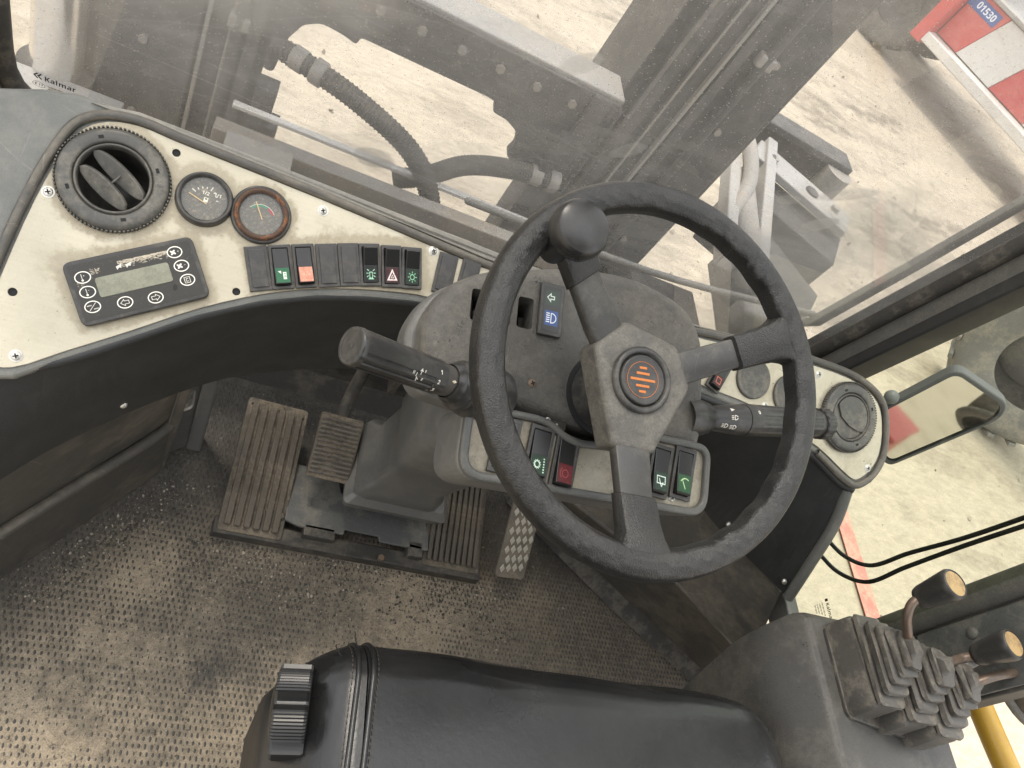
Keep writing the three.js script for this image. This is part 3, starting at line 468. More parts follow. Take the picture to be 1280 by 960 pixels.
// climate control unit
{
  const w = 0.128, h = 0.068, b = mesh('climate_control', slab(roundPoly([[-w / 2, -h / 2], [w / 2, -h / 2], [w / 2, h / 2], [-w / 2, h / 2]], 0.009), 0, 0.0085, 0.002, 4), M.plastic, dash);
  b.position.set(-.4825, -.110, 0.0022); b.rotation.z = 32.5 * deg; b.userData.label = 'dirty climate control unit with blank display and ringed buttons';
  const px = (x, y) => [x * 8, (y) * 8];
  const face = canvasTex(1024, 512, (g, W, H) => {
    g.fillStyle = '#302e2a'; g.fillRect(0, 0, W, H);
    for (let i = 0; i < 5200; i++) { const v = 30 + rnd() * 75; g.fillStyle = `rgba(${v + 12},${v + 6},${v - 4},${0.06 + rnd() * 0.22})`; g.fillRect(rnd() * W, rnd() * H, 1 + rnd() * 5, 1 + rnd() * 5); }
    g.fillStyle = '#b8ad98';                                     // worn-off print along the far edge
    for (let i = 0; i < 460; i++) { const x = 390 + rnd() * 420, y = 46 + rnd() * rnd() * 70; g.globalAlpha = 0.35 + rnd() * 0.6; g.fillRect(x, y, 3 + rnd() * 22, 2 + rnd() * 9); }
    for (let i = 0; i < 40; i++) { g.globalAlpha = 0.4 + rnd() * 0.5; g.fillRect(150 + rnd() * 80, 60 + rnd() * 50, 3 + rnd() * 14, 2 + rnd() * 10); g.fillRect(30 + rnd() * 60, 150 + rnd() * 60, 2 + rnd() * 8, 2 + rnd() * 6); }
    g.fillStyle = '#e2ddd0'; for (const x of [372, 452]) { g.globalAlpha = 0.9; g.beginPath(); g.moveTo(x, 92); g.lineTo(x + 50, 76); g.lineTo(x + 40, 112); g.lineTo(x + 24, 104); g.lineTo(x + 6, 124); g.fill(); }
    g.globalAlpha = 1;
    const ring = (x, y, f) => { g.save(); g.translate(x, y); g.fillStyle = '#2b2926'; g.beginPath(); g.ellipse(0, 0, 62, 50, 0, 0, 7); g.fill(); g.strokeStyle = '#eeeade'; g.lineWidth = 9; g.stroke(); g.scale(1.25, 1.2); g.fillStyle = '#dcd8cc'; g.strokeStyle = '#dcd8cc'; g.lineWidth = 4; f(); g.restore(); };
    const thermo = (t) => () => { g.fillRect(-8, -26, 4, 46); g.beginPath(); g.arc(-6, 22, 8, 0, 7); g.fill(); g.font = 'bold 20px sans-serif'; g.fillText(t, 4, -4); };
    ring(92, 122, thermo('+')); ring(92, 256, thermo('−'));
    ring(92, 392, () => { g.beginPath(); g.moveTo(-26, 26); g.lineTo(26, -26); g.stroke(); for (let i = 0; i < 4; i++) { g.fillRect(-34 + i * 8, -16, 5, 9); g.fillRect(4 + i * 8, 14, 5, 9); } });
    const arrow = (s) => () => { g.scale(s, 1); g.beginPath(); g.moveTo(-30, 0); g.lineTo(-4, -24); g.lineTo(-4, -12); g.lineTo(26, -12); g.lineTo(26, 12); g.lineTo(-4, 12); g.lineTo(-4, 24); g.closePath(); g.stroke(); };
    ring(352, 420, arrow(1)); ring(606, 440, arrow(-1));
    const fan = (t) => () => { for (let i = 0; i < 4; i++) { g.save(); g.translate(-12, 0); g.rotate(i * 1.5708 + 0.4); g.beginPath(); g.ellipse(11, 3, 12, 7, 0.4, 0, 7); g.fill(); g.restore(); } g.font = 'bold 22px sans-serif'; g.fillText(t, 18, 6); };
    ring(880, 78, fan('+')); ring(900, 212, fan('−'));
    ring(912, 350, () => { g.strokeRect(-20, -22, 38, 44); g.beginPath(); g.moveTo(8, -10); g.lineTo(-8, -10); g.lineTo(-8, 10); g.lineTo(8, 10); g.stroke(); });
    for (let i = 0; i < 130; i++) { g.strokeStyle = `rgba(${150 + rnd() * 60},${140 + rnd() * 50},${115 + rnd() * 40},${0.10 + rnd() * 0.25})`; g.lineWidth = 1 + rnd() * 2; const x = rnd() * W, y = rnd() * H, q = rnd() * 6.3, l = 6 + rnd() * 40; g.beginPath(); g.moveTo(x, y); g.lineTo(x + l * Math.cos(q), y + l * Math.sin(q)); g.stroke(); }
    g.fillStyle = '#16140f'; g.beginPath(); g.ellipse(790, 392, 20, 30, 0.3, 0, 7); g.fill();
  });
  mesh('button_face', new THREE.PlaneGeometry(w - 0.009, h - 0.009).translate(0, 0, 0.0088), printMat(face, 0.45), b, true);
  mesh('display', slab(roundPoly([[-0.0390, -0.0088], [0.0330, -0.0088], [0.0330, 0.0120], [-0.0390, 0.0120]], 0.003), 0.0087, 0.0095, 0.0003, 1), worn({ base: [0.26, 0.265, 0.20], dust: [0.16, 0.15, 0.11], amt: 0.6, fine: 0.4, size: 0.05, rough: 0.35, specks: 0.3 }), b);
}
// small bolts on the knee panels
[[-.468, .36, -.09], [.488, .385, -.120], [.592, .385, -.035]].forEach((p) => { const b = mesh('panel_bolt', ball(0.0052, 0, 0, 0, 1, 1, 0.7), M.screw, dash); const q = V3(...p).applyMatrix4(dashInv); b.position.copy(q); });

// ---------------------------------------------------------------- steering column (local z along the steering axis, towards the driver)
const WO = V3(-0.0213, 0.8229, 0.0224), WZ = V3(-0.04, 0.9075, 0.4182).normalize(), WX = V3(0.9992, 0.0363, 0.0168).normalize(), WY = WZ.clone().cross(WX);
const Ww = (x, y, z) => WO.clone().addScaledVector(WX, x).addScaledVector(WY, y).addScaledVector(WZ, z);
const column = thing('steering_column', 'dusty grey steering column with hood, switch panel and lower cover', 'steering column');
basis(column, WO, WX, WY, WZ);
const colInv = new THREE.Matrix4().compose(column.position, column.quaternion, V3(1, 1, 1)).invert();
{
  // upper hood with two instrument cut-outs
  const hood = [[-.178, -.035], [-.196, -.010], [-.203, .025, .03], [-.188, .066, .04], [-.150, .096, .05], [-.045, .136, .06], [.034, .150, .06], [.108, .136, .04], [.136, .100, .03], [.150, -.002], [.146, -.030], [.0, -.045]];
  const hb = new Brush(uvBox(slab(roundPoly(hood, 0.012, 6), -0.165, -0.118, 0.016, 7)));
  const ev = new Evaluator(); ev.attributes = ['position', 'normal', 'uv']; ev.useGroups = false;
  let cur = hb; hb.updateMatrixWorld();
  for (const [x, y, w, h] of [[-.150, .054, .018, .034], [-.123, .058, .018, .034], [-.098, .062, .018, .034]]) {
    const c = new Brush(uvBox(slab(roundPoly([[-w / 2, -h / 2], [w / 2, -h / 2], [w / 2, h / 2], [-w / 2, h / 2]], 0.004), -0.043, 0.03))); c.position.set(x, y, -0.118); c.rotation.z = 0.10; c.updateMatrixWorld();
    cur = ev.evaluate(cur, c, SUBTRACTION); cur.updateMatrixWorld();
    const rec = mesh('instrument_slot', box(w * 0.98, h * 0.98, 0.002, 0, 0, 0, 0.0005, 1), M.dark, column); rec.position.set(x, y, -0.160); rec.rotation.z = 0.10;
    mesh('lamp_socket', [box(0.008, h * 0.8, 0.016, -0.002, 0, 0.008, 0.001), box(0.006, 0.014, 0.02, 0.006, -0.005, 0.008, 0.001)], M.rubber, rec);
  }
  mesh('hood', cur.geometry, M.shroud, column);
  const low = [[-.180, -.040], [-.200, -.012], [-.208, .024, .03], [-.192, .070, .04], [-.150, .100, .05], [-.045, .140, .06], [.034, .153, .06], [.110, .139, .04], [.139, .100, .03], [.153, -.002], [.149, -.035], [.0, -.05]];
  mesh('lower_shell', slab(roundPoly(low, 0.012, 6), -0.215, -0.1685, 0.010, 5), M.cover, column);
  // switch box below the hood
  const rot = 3.6 * deg, R2 = (p) => p.map(([x, y, r]) => [x * Math.cos(rot) - y * Math.sin(rot), x * Math.sin(rot) + y * Math.cos(rot), r]);
  const rim = R2([[-.150, -.116, .026], [.146, -.116, .026], [.146, -.034, .020], [.055, -.034, .02], [.036, -.052, .02], [-.030, -.058, .02], [-.060, -.040, .02], [-.150, -.040, .02]]);
  const inn = R2([[-.141, -.107, .018], [.138, -.107, .018], [.138, -.042, .012], [.058, -.042, .015], [.038, -.060, .015], [-.032, -.066, .015], [-.062, -.048, .015], [-.141, -.048, .012]]);
  mesh('switch_box', slab(roundPoly(rim, 0.02, 7), -0.190, -0.108, 0.008, 4), M.cover, column);
  mesh('panel_lip', slab(roundPoly(rim, 0.02, 7), -0.110, -0.0995, 0.0035, 4, [roundPoly(inn, 0.012, 7)]), M.lip, column);
  mesh('switch_plate', slab(roundPoly(inn, 0.012, 7), -0.1075, -0.1055), M.plateDirty, column);
  const sw = (x, y, k) => { const [[a, b]] = R2([[x, y]]); rocker(column, a, b, -0.1055, rot - 0.09, k, 1.12, 1.14); };
  sw(-.104, -.077, 'blank'); sw(-.0665, -.079, 'gear'); sw(-.036, -.0835, 'brake'); sw(.080, -.0735, 'wipe'); sw(.1105, -.0715, 'wash');
  screw(column, -.056, -.0475, -0.1055, 0.0042); screw(column, .107, -.0935, -0.1055, 0.0042);
  const tagT = canvasTex(128, 64, (g) => { g.fillStyle = '#2c2a26'; g.fillRect(0, 0, 128, 64); g.fillStyle = '#cfc8b8'; g.font = 'bold 34px sans-serif'; g.fillText('◂P◂', 20, 46); });
  const tg = mesh('maker_tag', new THREE.PlaneGeometry(0.016, 0.008), printMat(tagT), column, true); tg.position.set(-.043, -.0485, -0.1052);
  // indicator lamp unit on the hood
  const lampT = canvasTex(128, 256, (g) => {
    g.fillStyle = '#2a2a28'; g.fillRect(0, 0, 128, 256); g.fillStyle = '#26382c'; g.fillRect(18, 20, 96, 84); g.strokeStyle = '#cdd8cc'; g.lineWidth = 6; g.beginPath(); g.moveTo(28, 62); g.lineTo(52, 40); g.lineTo(52, 54); g.lineTo(78, 54); g.lineTo(78, 70); g.lineTo(52, 70); g.lineTo(52, 84); g.closePath(); g.stroke();
    g.fillStyle = '#2a4a86'; g.fillRect(18, 136, 96, 84); g.strokeStyle = '#e3e8ee'; g.beginPath(); g.moveTo(64, 150); g.lineTo(64, 204); g.bezierCurveTo(112, 204, 112, 150, 64, 150); g.stroke(); for (let i = 0; i < 5; i++) { g.beginPath(); g.moveTo(28, 152 + i * 12); g.lineTo(54, 152 + i * 12); g.stroke(); }
  });
  const il = mesh('indicator_lamp', slab(roundPoly([[-.0140, -.029], [.0140, -.029], [.0140, .029], [-.0140, .029]], 0.002), 0, 0.005, 0.0009, 2), M.plastic, column);
  il.position.set(-.071, .073, -0.118); il.rotation.z = 0.10; il.userData.label = 'indicator lamp block with arrow and blue headlamp symbol';
  mesh('lens', new THREE.PlaneGeometry(0.021, 0.050).translate(0, 0, 0.0053), printMat(lampT, 0.35), il, true);
  screw(column, -.0755, -.010, -0.1178, 0.0048, M.screwBrown);
  // neck between hood and wheel, and the gap round it
  mesh('column_neck', latheZ([[0.040, -0.125], [0.040, -0.112], [0.036, -0.106], [0.035, -0.060], [0.032, -0.050], [0.0001, -0.048]], 40).translate(0.010, 0, 0), M.plastic, column);
  mesh('neck_seal', latheZ([[0.046, -0.1185], [0.046, -0.1165], [0.038, -0.1165]], 40).translate(0.010, 0.0, 0), M.dark, column);
  // pads under the stalks
  const toL = (p) => V3(...p).applyMatrix4(colInv).toArray();
  const ring = (cx, cy, cz, hx, hz, r, yaw = 0) => roundPoly([[-hx, -hz], [hx, -hz], [hx, hz], [-hx, hz]], r, 5).map(([x, z]) => toL([cx + x, cy, cz + z]));
  mesh('lower_cover', loft([ring(-.022, .070, -.245, .076, .072, .02), ring(-.022, .115, -.240, .078, .076, .022), ring(-.022, .155, -.232, .076, .072, .022), ring(-.020, .175, -.222, .066, .060, .022), ring(-.020, .30, -.190, .070, .062, .022), ring(-.026, .36, -.165, .084, .068, .03), ring(-.026, .50, -.120, .098, .072, .03), ring(-.022, .60, -.085, .112, .068, .03)]), M.cover, column);
  mesh('skirt', loft([ring(-.016, .085, -.205, .092, .045, .01), ring(-.016, .105, -.205, .096, .050, .012), ring(-.016, .120, -.21, .085, .045, .01)]), M.cover, column);
  for (const [x, y, z] of [[-.088, .47, -.12], [-.085, .43, -.15]]) { const p = V3(x, y, z).applyMatrix4(colInv); const s = mesh('cover_screw', ball(0.006, 0, 0, 0, 1, 1, 1), M.cover, column); s.position.copy(p); }
}
// stalks: local y runs out along the stalk
function stalkPrint(w, h, draw) { return printMat(canvasTex(w, h, draw), 0.5, true); }
{
  const a = V3(-0.157, 0.706, 0.010), b = V3(-0.2985, 0.7597, 0.0429), t = thing('gear_stalk', 'fat black gear selector stalk with ribbed grip and numbers 1 2 3', 'stalk');
  aim(a, b.clone().sub(a), WZ)(t);
  const L = a.distanceTo(b);
  mesh('boot', lathe([[0.0300, -0.030], [0.0320, -0.014], [0.0310, -0.006], [0.0255, -0.002], [0.0285, 0.004], [0.0280, 0.010], [0.0225, 0.014], [0.0252, 0.019], [0.0245, 0.025], [0.0190, 0.029], [0.0205, 0.033], [0.0165, 0.040]], 40), M.stalk, t);
  mesh('collar', lathe([[0.0150, 0.036], [0.0158, 0.054]], 36), M.rubber, t);
  const grip = []; const nG = 96; const ringG = (y, r, rib) => Array.from({ length: nG }, (_, i) => { const th = i / nG * 6.28319, k = rib && !(i > 10 && i < 30) ? (Math.floor(i / 4) % 2 ? 0.0015 : 0) : 0; return [(r - k) * Math.cos(th), y, (r - k) * Math.sin(th)]; });
  mesh('grip', loft([ringG(0.053, 0.0155, 0), ringG(0.0538, 0.0166, 0), ringG(0.066, 0.0168, 0), ringG(0.067, 0.0168, 1), ringG(L - 0.006, 0.0175, 1), ringG(L - 0.005, 0.0177, 0), ringG(L - 0.001, 0.0173, 0)]), M.stalk, t);
  mesh('end_cap', lathe([[0.0173, L - 0.001], [0.0165, L + 0.0015], [0.0135, L + 0.0012], [0.0130, L + 0.0005], [0.0028, L + 0.0005], [0.0025, L + 0.0012], [0.0001, L + 0.0012]], 40), M.stalk, t);
  const pm = stalkPrint(512, 256, (g) => { g.fillStyle = '#e8e4d8'; g.font = 'bold 52px sans-serif'; g.save(); g.translate(470, 20); [['1', 20], ['2', 105], ['3', 190]].forEach(([s, y]) => { g.save(); g.translate(-30, y + 14); g.rotate(-0.2); g.fillText(s, 0, 20); g.restore(); }); g.restore(); g.font = 'bold 34px sans-serif'; g.fillText('F', 268, 106); g.fillText('R', 264, 176); g.fillRect(152, 112, 6, 30); g.fillRect(164, 112, 6, 30); g.strokeStyle = '#e8e4d8'; g.lineWidth = 7; g.beginPath(); g.moveTo(236, 130); g.lineTo(236, 84); g.lineTo(222, 104); g.moveTo(236, 84); g.lineTo(250, 104); g.moveTo(226, 196); g.lineTo(210, 160); g.lineTo(236, 176); g.moveTo(196, 120); g.lineTo(196, 156); g.stroke(); });
  const P = new THREE.CylinderGeometry(0.0175, 0.0171, 0.056, 20, 1, true, 0, 1.7).translate(0, 0.0855, 0); // printed patch wraps the grip
  mesh('print', (() => { const g = P, uv = g.attributes.uv; for (let i = 0; i < uv.count; i++) { const u = uv.getX(i), v = uv.getY(i); uv.setXY(i, 1 - v, u); } return g.rotateY(-1.30); })(), pm, t, true);
  mesh('arrow_mark', new THREE.ConeGeometry(0.0022, 0.004, 3).translate(0, 0.046, 0.0158).rotateY(-0.2), M.ivory, t);
}
{
  const a = V3(0.1291, 0.7141, -0.0391), b = V3(0.3305, 0.7325, -0.0784), t = thing('wiper_stalk', 'black light and wiper stalk with ribbed grip and wash symbols', 'stalk');
  aim(a, b.clone().sub(a), WZ)(t);
  const L = a.distanceTo(b);
  mesh('boot', lathe([[0.021, -0.02], [0.022, -0.002], [0.0185, 0.001], [0.0205, 0.005], [0.017, 0.008], [0.0185, 0.012], [0.0135, 0.018]], 36), M.stalk, t);
  mesh('collar', lathe([[0.0135, 0.016], [0.0150, 0.022], [0.0190, 0.060], [0.0192, 0.066]], 40), M.stalk, t);
  const nG = 84, ringG = (y, r, k) => Array.from({ length: nG }, (_, i) => { const th = i / nG * 6.28319, q = k ? (Math.floor(i / 3) % 2 ? 0.0010 : 0) : 0; return [(r - q) * Math.cos(th), y, (r - q) * Math.sin(th)]; });
  mesh('grip', loft([ringG(0.066, 0.0180, 0), ringG(0.067, 0.0196, 0), ringG(0.085, 0.0196, 0), ringG(0.0865, 0.0196, 1), ringG(L - 0.02, 0.0185, 1), ringG(L - 0.019, 0.018, 0), ringG(L - 0.012, 0.017, 0)]), M.stalk, t);
  mesh('end_knob', loft([ringG(L - 0.012, 0.0185, 0), ringG(L - 0.011, 0.0202, 1), ringG(L + 0.002, 0.0202, 1), ringG(L + 0.004, 0.018, 0)]), M.stalk, t);
  const pm = stalkPrint(512, 256, (g) => { g.translate(-120, -60); g.scale(1.35, 1.35); g.strokeStyle = g.fillStyle = '#ded9cc'; g.lineWidth = 6; g.beginPath(); g.moveTo(190, 60); g.lineTo(226, 76); g.lineTo(190, 92); g.closePath(); g.fill(); const lamp = (x, y) => { g.beginPath(); g.moveTo(x, y - 16); g.lineTo(x, y + 16); g.bezierCurveTo(x + 34, y + 16, x + 34, y - 16, x, y - 16); g.stroke(); for (let i = -1; i < 2; i++) { g.beginPath(); g.moveTo(x - 30, y + i * 12); g.lineTo(x - 8, y + i * 12); g.stroke(); } }; lamp(210, 140); lamp(130, 206); lamp(206, 214); g.beginPath(); g.arc(400, 86, 14, 3.3, 6.1); g.stroke(); g.beginPath(); g.moveTo(400, 110); g.lineTo(400, 92); g.stroke(); g.font = 'bold 34px sans-serif'; g.fillText('0', 430, 110); });
  mesh('print', (() => { const g = new THREE.CylinderGeometry(0.0202, 0.0158, 0.062, 24, 1, true, 0, 1.8).translate(0, 0.053, 0), uv = g.attributes.uv; for (let i = 0; i < uv.count; i++) { const u = uv.getX(i), v = uv.getY(i); uv.setXY(i, v, 1 - u); } return g.rotateY(-0.9); })(), pm, t, true);
}

// ---------------------------------------------------------------- steering wheel
{
  const t = thing('steering_wheel', 'black three-spoke steering wheel with worn moulded rim and spinner knob', 'steering wheel');
  basis(t, WO, WX, WY, WZ);
  const R = 0.1750, r = 0.0152, nt = 200, np = 22, rings = [];
  for (let i = 0; i <= nt; i++) {
    const th = i / nt * 6.28319, inb = sst(0.15, 0.5, Math.cos(th - 0.15)), ring = [];
    for (let j = 0; j < np; j++) {
      const ph = j / np * 6.28319, inner = Math.max(0, -Math.cos(ph + 0.35)), rr = r * (1 + 0.03 * Math.cos(2 * ph)) + inner * inner * inb * 0.0017 * Math.cos(th * 27);
      const q = R + rr * Math.cos(ph); ring.push([q * Math.cos(th), q * Math.sin(th), rr * 1.02 * Math.sin(ph)]);
    }
    rings.push(ring);
  }
  let g = loft(rings, false, false); g = toCreasedNormals(mergeVertices(g.deleteAttribute('normal'), 1e-5), 1.2);
  mesh('rim', g, M.wheel, t);
  const spokes = [137, 29, -87];
  spokes.forEach((d, k) => {
    const a = d * deg, c = Math.cos(a), s = Math.sin(a);
    const sec = (rad, w, h, z, rr = 0.004, off = 0) => roundPoly([[-w / 2, -h / 2], [w / 2, -h / 2], [w / 2, h / 2], [-w / 2, h / 2]], rr, 4).map(([p, q]) => [rad * c - (p + off) * s, rad * s + (p + off) * c, z + q]);
    const w0 = [0.037, 0.033, 0.040][k], w1 = [0.033, 0.030, 0.036][k];
    const sp = mesh('spoke', loft([sec(0.04, w0, 0.016, -0.044), sec(0.07, w0, 0.015, -0.038), sec(0.125, w1, 0.014, -0.020)]), M.spoke, t);
    mesh('sleeve', loft([sec(0.113, w1 + 0.002, 0.016, -0.0235, 0.005), sec(0.114, w1 + 0.006, 0.020, -0.0225, 0.006), sec(0.138, w1 + 0.008, 0.023, -0.0125, 0.009), sec(0.150, w1 + 0.011, 0.025, -0.006, 0.011), sec(0.158, w1 + 0.019, 0.026, -0.003, 0.012), sec(0.166, w1 + 0.034, 0.024, -0.001, 0.011), sec(0.174, w1 + 0.040, 0.016, 0, 0.007)]), M.wheel, sp);
  });
  const hp = []; [-87, 29, 137].forEach((d, k) => { const a = d * deg, c = Math.cos(a), s = Math.sin(a), hw = [0.0235, 0.0225, 0.0235][k], rr = [0.070, 0.056, 0.056][k]; hp.push([rr * c + hw * s, rr * s - hw * c, 0.006], [rr * c - hw * s, rr * s + hw * c, 0.006]); });
  const hub = mesh('hub', slab(roundPoly(hp, 0.006, 5), -0.066, -0.030, 0.006, 5), M.hub, t);
  mesh('hub_ring', latheZ([[0.0335, -0.031], [0.0332, -0.0268], [0.0302, -0.0245], [0.0272, -0.0262], [0.0258, -0.0300]], 56), M.plastic, hub);
  mesh('hub_button', latheZ([[0.0258, -0.0300], [0.0250, -0.0262], [0.0228, -0.0252], [0.0216, -0.0268], [0.0001, -0.0268]], 48), M.stalk, hub);
  mesh('emblem_circle', new THREE.TorusGeometry(0.0178, 0.00028, 6, 48).translate(0, 0, -0.0266), M.orange, hub);
  [[0, 0.0285], [0.0062, 0.0150], [-0.0062, 0.0155], [0.0118, 0.0085], [-0.0118, 0.0080]].forEach(([y, w]) => mesh('emblem_bar', box(w, 0.0025, 0.0006, 0.0, y, -0.0266, 0.0002, 1).rotateZ(0.12), M.orange, hub));
  const kn = mesh('spinner_knob', latheZ([[0.0145, -0.012], [0.0142, 0.020], [0.0165, 0.024], [0.0225, 0.027], [0.0262, 0.033], [0.0270, 0.041], [0.0262, 0.047], [0.0243, 0.0505], [0.0232, 0.0508], [0.0200, 0.0528], [0.010, 0.0555], [0.0001, 0.0562]], 64), worn({ base: [0.016, 0.016, 0.016], dust: [0.10, 0.09, 0.08], amt: 0.16, fine: 0.1, size: 0.1, rough: 0.38 }), t);
  kn.position.set(-0.1265, 0.090, 0);
}

// ---------------------------------------------------------------- pedals and foot plates
function ribbedPlate(parent, x0, x1, z0, y0, z1, y1, ribs, name) {   // sloping pad; local x across, y up the slope, z out
  const w = x1 - x0, L = Math.hypot(z1 - z0, y1 - y0), Y = V3(0, y1 - y0, z1 - z0), Z = V3(1, 0, 0).cross(Y);
  const b = mesh(name, slab(roundPoly([[0, 0], [w, 0], [w, L], [0, L]], 0.007), -0.008, 0, 0.0015, 2), M.pedalWood, parent);
  basis(b, V3(x0, y0, z0), V3(1, 0, 0), Y, Z);
  const pitch = (w - 0.012) / ribs, rg = slab(roundPoly([[-pitch * 0.34, 0.010], [pitch * 0.34, 0.010], [pitch * 0.34, L - 0.012], [-pitch * 0.34, L - 0.012]], 0.003), -0.001, 0.0065, 0.0014, 2);
  for (let i = 0; i < ribs; i++) { const r = mesh('rib', rg.clone(), M.pedalWood, b); r.position.set(0.006 + pitch * (i + 0.5), 0, 0); r.rotation.z = (rnd() - 0.5) * 0.012; }
  return { b, w, L };
}
{
  const t = thing('foot_plate_frame', 'steel foot plate frame with two ribbed rubber pads round the column base', 'foot plate');
  const A = ribbedPlate(t, -.294, -.188, -.102, .026, -.332, .082, 6, 'ribbed_pad');
  [[.075, .045], [.098, .040], [.094, .222], [.058, .226]].forEach(([x, y]) => mesh('pad_bolt', latheZ([[0.0001, 0.0062], [0.0035, 0.0058], [0.0052, 0.0042], [0.0058, 0]], 16).translate(x, y, 0), M.pedalWood, A.b));
  [[.008, .225], [.010, .075]].forEach(([x, y]) => mesh('pad_hole', latheZ([[0.0001, 0.0006], [0.0026, 0.0006], [0.0028, 0]], 12).translate(x, y, 0), M.dark, A.b));
  ribbedPlate(t, .068, .184, -.107, .026, -.335, .082, 9, 'ribbed_pad');
  mesh('base_bar', box(.49, .022, .03, -.055, .013, -.112), M.blackPaint, t);
  mesh('centre_plate', slab(roundPoly([[-.190, -.135], [-.190, -.245], [-.112, -.245], [-.098, -.205], [.075, -.205], [.075, -.128], [-.020, -.128], [-.020, -.138], [-.085, -.138], [-.085, -.128], [-.165, -.128]], 0.004).map(([x, z]) => [x, -z]), 0, 0.006, 0.0015, 2).rotateX(-Math.PI / 2).translate(0, .034, 0), M.greyPaint, t);
  mesh('stop_block', box(.056, .02, .022, -.128, .030, -.125), M.rubber, t); mesh('stop_block', box(.03, .02, .03, .05, .03, -.128), M.rubber, t);
  mesh('base_bolt', [cyl(.006, .006, -.01, .027, -.104, 6)], M.screwBrown, t);
}
{
  const t = thing('brake_pedal', 'worn brake pedal with finely grooved metal tread beside the column', 'pedal');
  const w = .075, Y = V3(0, .055, -.098), L = Y.length(), pad = mesh('pad', slab(roundPoly([[0, 0], [w, 0], [w, L], [0, L]], 0.004), -0.010, 0, 0.002, 2), M.pedalWood, t);
  basis(pad, V3(-.181, .105, -.190), V3(1, 0, 0), Y, V3(1, 0, 0).cross(Y));
  const gs = []; for (let i = 0; i < 13; i++) gs.push(box(w - 0.006, 0.0042, 0.003, w / 2, 0.010 + i * (L - 0.02) / 12, 0.0008, 0.0012, 2));
  const tr = mesh('tread', gs, worn({ base: [0.16, 0.145, 0.12], dust: [0.05, 0.045, 0.04], amt: 0.7, fine: 0.5, size: 0.07, rough: 0.55, metalness: 0.3 }), pad); tr.userData.kind = 'stuff';
  mesh('arm', [...rod([[-.143, .115, -.245], [-.135, .14, -.33], [-.12, .35, -.40]], 0.012, 30, 10)], M.blackPaint, t);
}
{
  const t = thing('accelerator_pedal', 'narrow accelerator pedal with pale raised diamond studs', 'pedal');
  const w = .060, Y = V3(-.012, .115, -.125), L = Y.length(), X = V3(1, 0, 0).addScaledVector(Y, .012 / (L * L)).normalize(), pad = mesh('pad', slab(roundPoly([[0, 0], [w, 0], [w, L], [0, L]], 0.010), -0.006, 0, 0.0015, 2), worn({ base: [0.12, 0.105, 0.085], dust: [0.28, 0.24, 0.18], amt: 0.5, fine: 0.4, size: 0.1, rough: 0.7 }), t);
  basis(pad, V3(.207, .050, -.098), X, Y, X.clone().cross(Y));
  const sg = slab(roundPoly([[-.0052, 0], [0, -.0088], [.0052, 0], [0, .0088]], 0.001, 2), 0, 0.002, 0.0006, 1);
  for (let j = 0; j < 8; j++) for (let i = 0; i < 4; i++) { const x = 0.011 + i * 0.0125 + (j % 2) * 0.006 - 0.0005; if (x < w - 0.005) { const s = mesh('tread_stud', sg.clone(), M.stud, pad); s.position.set(x, 0.018 + j * 0.0185 + i * 0.002, 0); } }
  mesh('linkage', rod([[.235, .14, -.21], [.235, .10, -.30], [.23, .02, -.33]], 0.008, 20, 8), M.blackPaint, t);
}
{ // clevis beside the column
  const t = thing('pedal_linkage', 'dark steel pedal linkage with clevis bolt behind the column cover', 'linkage');
  mesh('bracket', [box(.012, .22, .05, -.075, .30, -.36), box(.012, .10, .03, -.05, .40, -.33)], M.blackPaint, t);
  mesh('clevis_bolt', [cyl(.010, .05, 0, 0, 0, 12).rotateZ(1.57).translate(-.062, .415, -.335)], M.cover, t);
  mesh('push_rod', rod([[-.06, .33, -.33], [-.01, .35, -.34], [.05, .36, -.36]], 0.012, 20, 10), M.cover, t);
}

// ---------------------------------------------------------------- panels below the dashboard
{
  const t = thing('kick_panel', 'scuffed dark kick panel with a ridge below the climate control', 'panel');
  const line = [[-.66, .14], [-.564, .016], [-.497, -.072], [-.419, -.174], [-.405, -.198]];
  const row = (y, o) => line.map(([x, z]) => [x - o * 0.8, y, z - o * 0.6]);
  mesh('lower_board', strip(row(.006, 0), row(.145, .006), .012, 2), M.kick, t);
  mesh('ridge', tube(row(.148, 0.003), .009, 40, 8), M.kick, t);
  mesh('upper_board', strip(row(.150, .016), row(.345, .012), .012, 2), M.kick, t);
  mesh('end_edge', box(.014, .345, .03, -.402, .172, -.212, .004), M.kick, t);
}
{
  const t = thing('bracket_post', 'slotted grey bracket post standing under the dashboard', 'bracket');
  const w = .060, Y = V3(-.03, .40, -.07), L = Y.length(), hs = [0.10, 0.165, 0.235].map((y) => roundPoly([[.014, y], [.044, y], [.044, y + .048], [.014, y + .048]], .01));
  const p = mesh('slotted_web', slab([[0, 0], [w, 0], [w, L], [0, L]], -.005, 0, 0, 1, hs), M.cover, t); basis(p, V3(-.405, 0.004, -.225), V3(.8, 0, -.6), Y, V3(.8, 0, -.6).cross(Y));
  mesh('flange', loft([0, 1].map((k) => roundPoly([[-.012, -.016], [.012, -.016], [.012, .016], [-.012, .016]], .005).map(([a, b]) => [-.358 + a - .020 * k, .004 + k * .42, -.262 + b - .075 * k]))), M.cover, t);
}
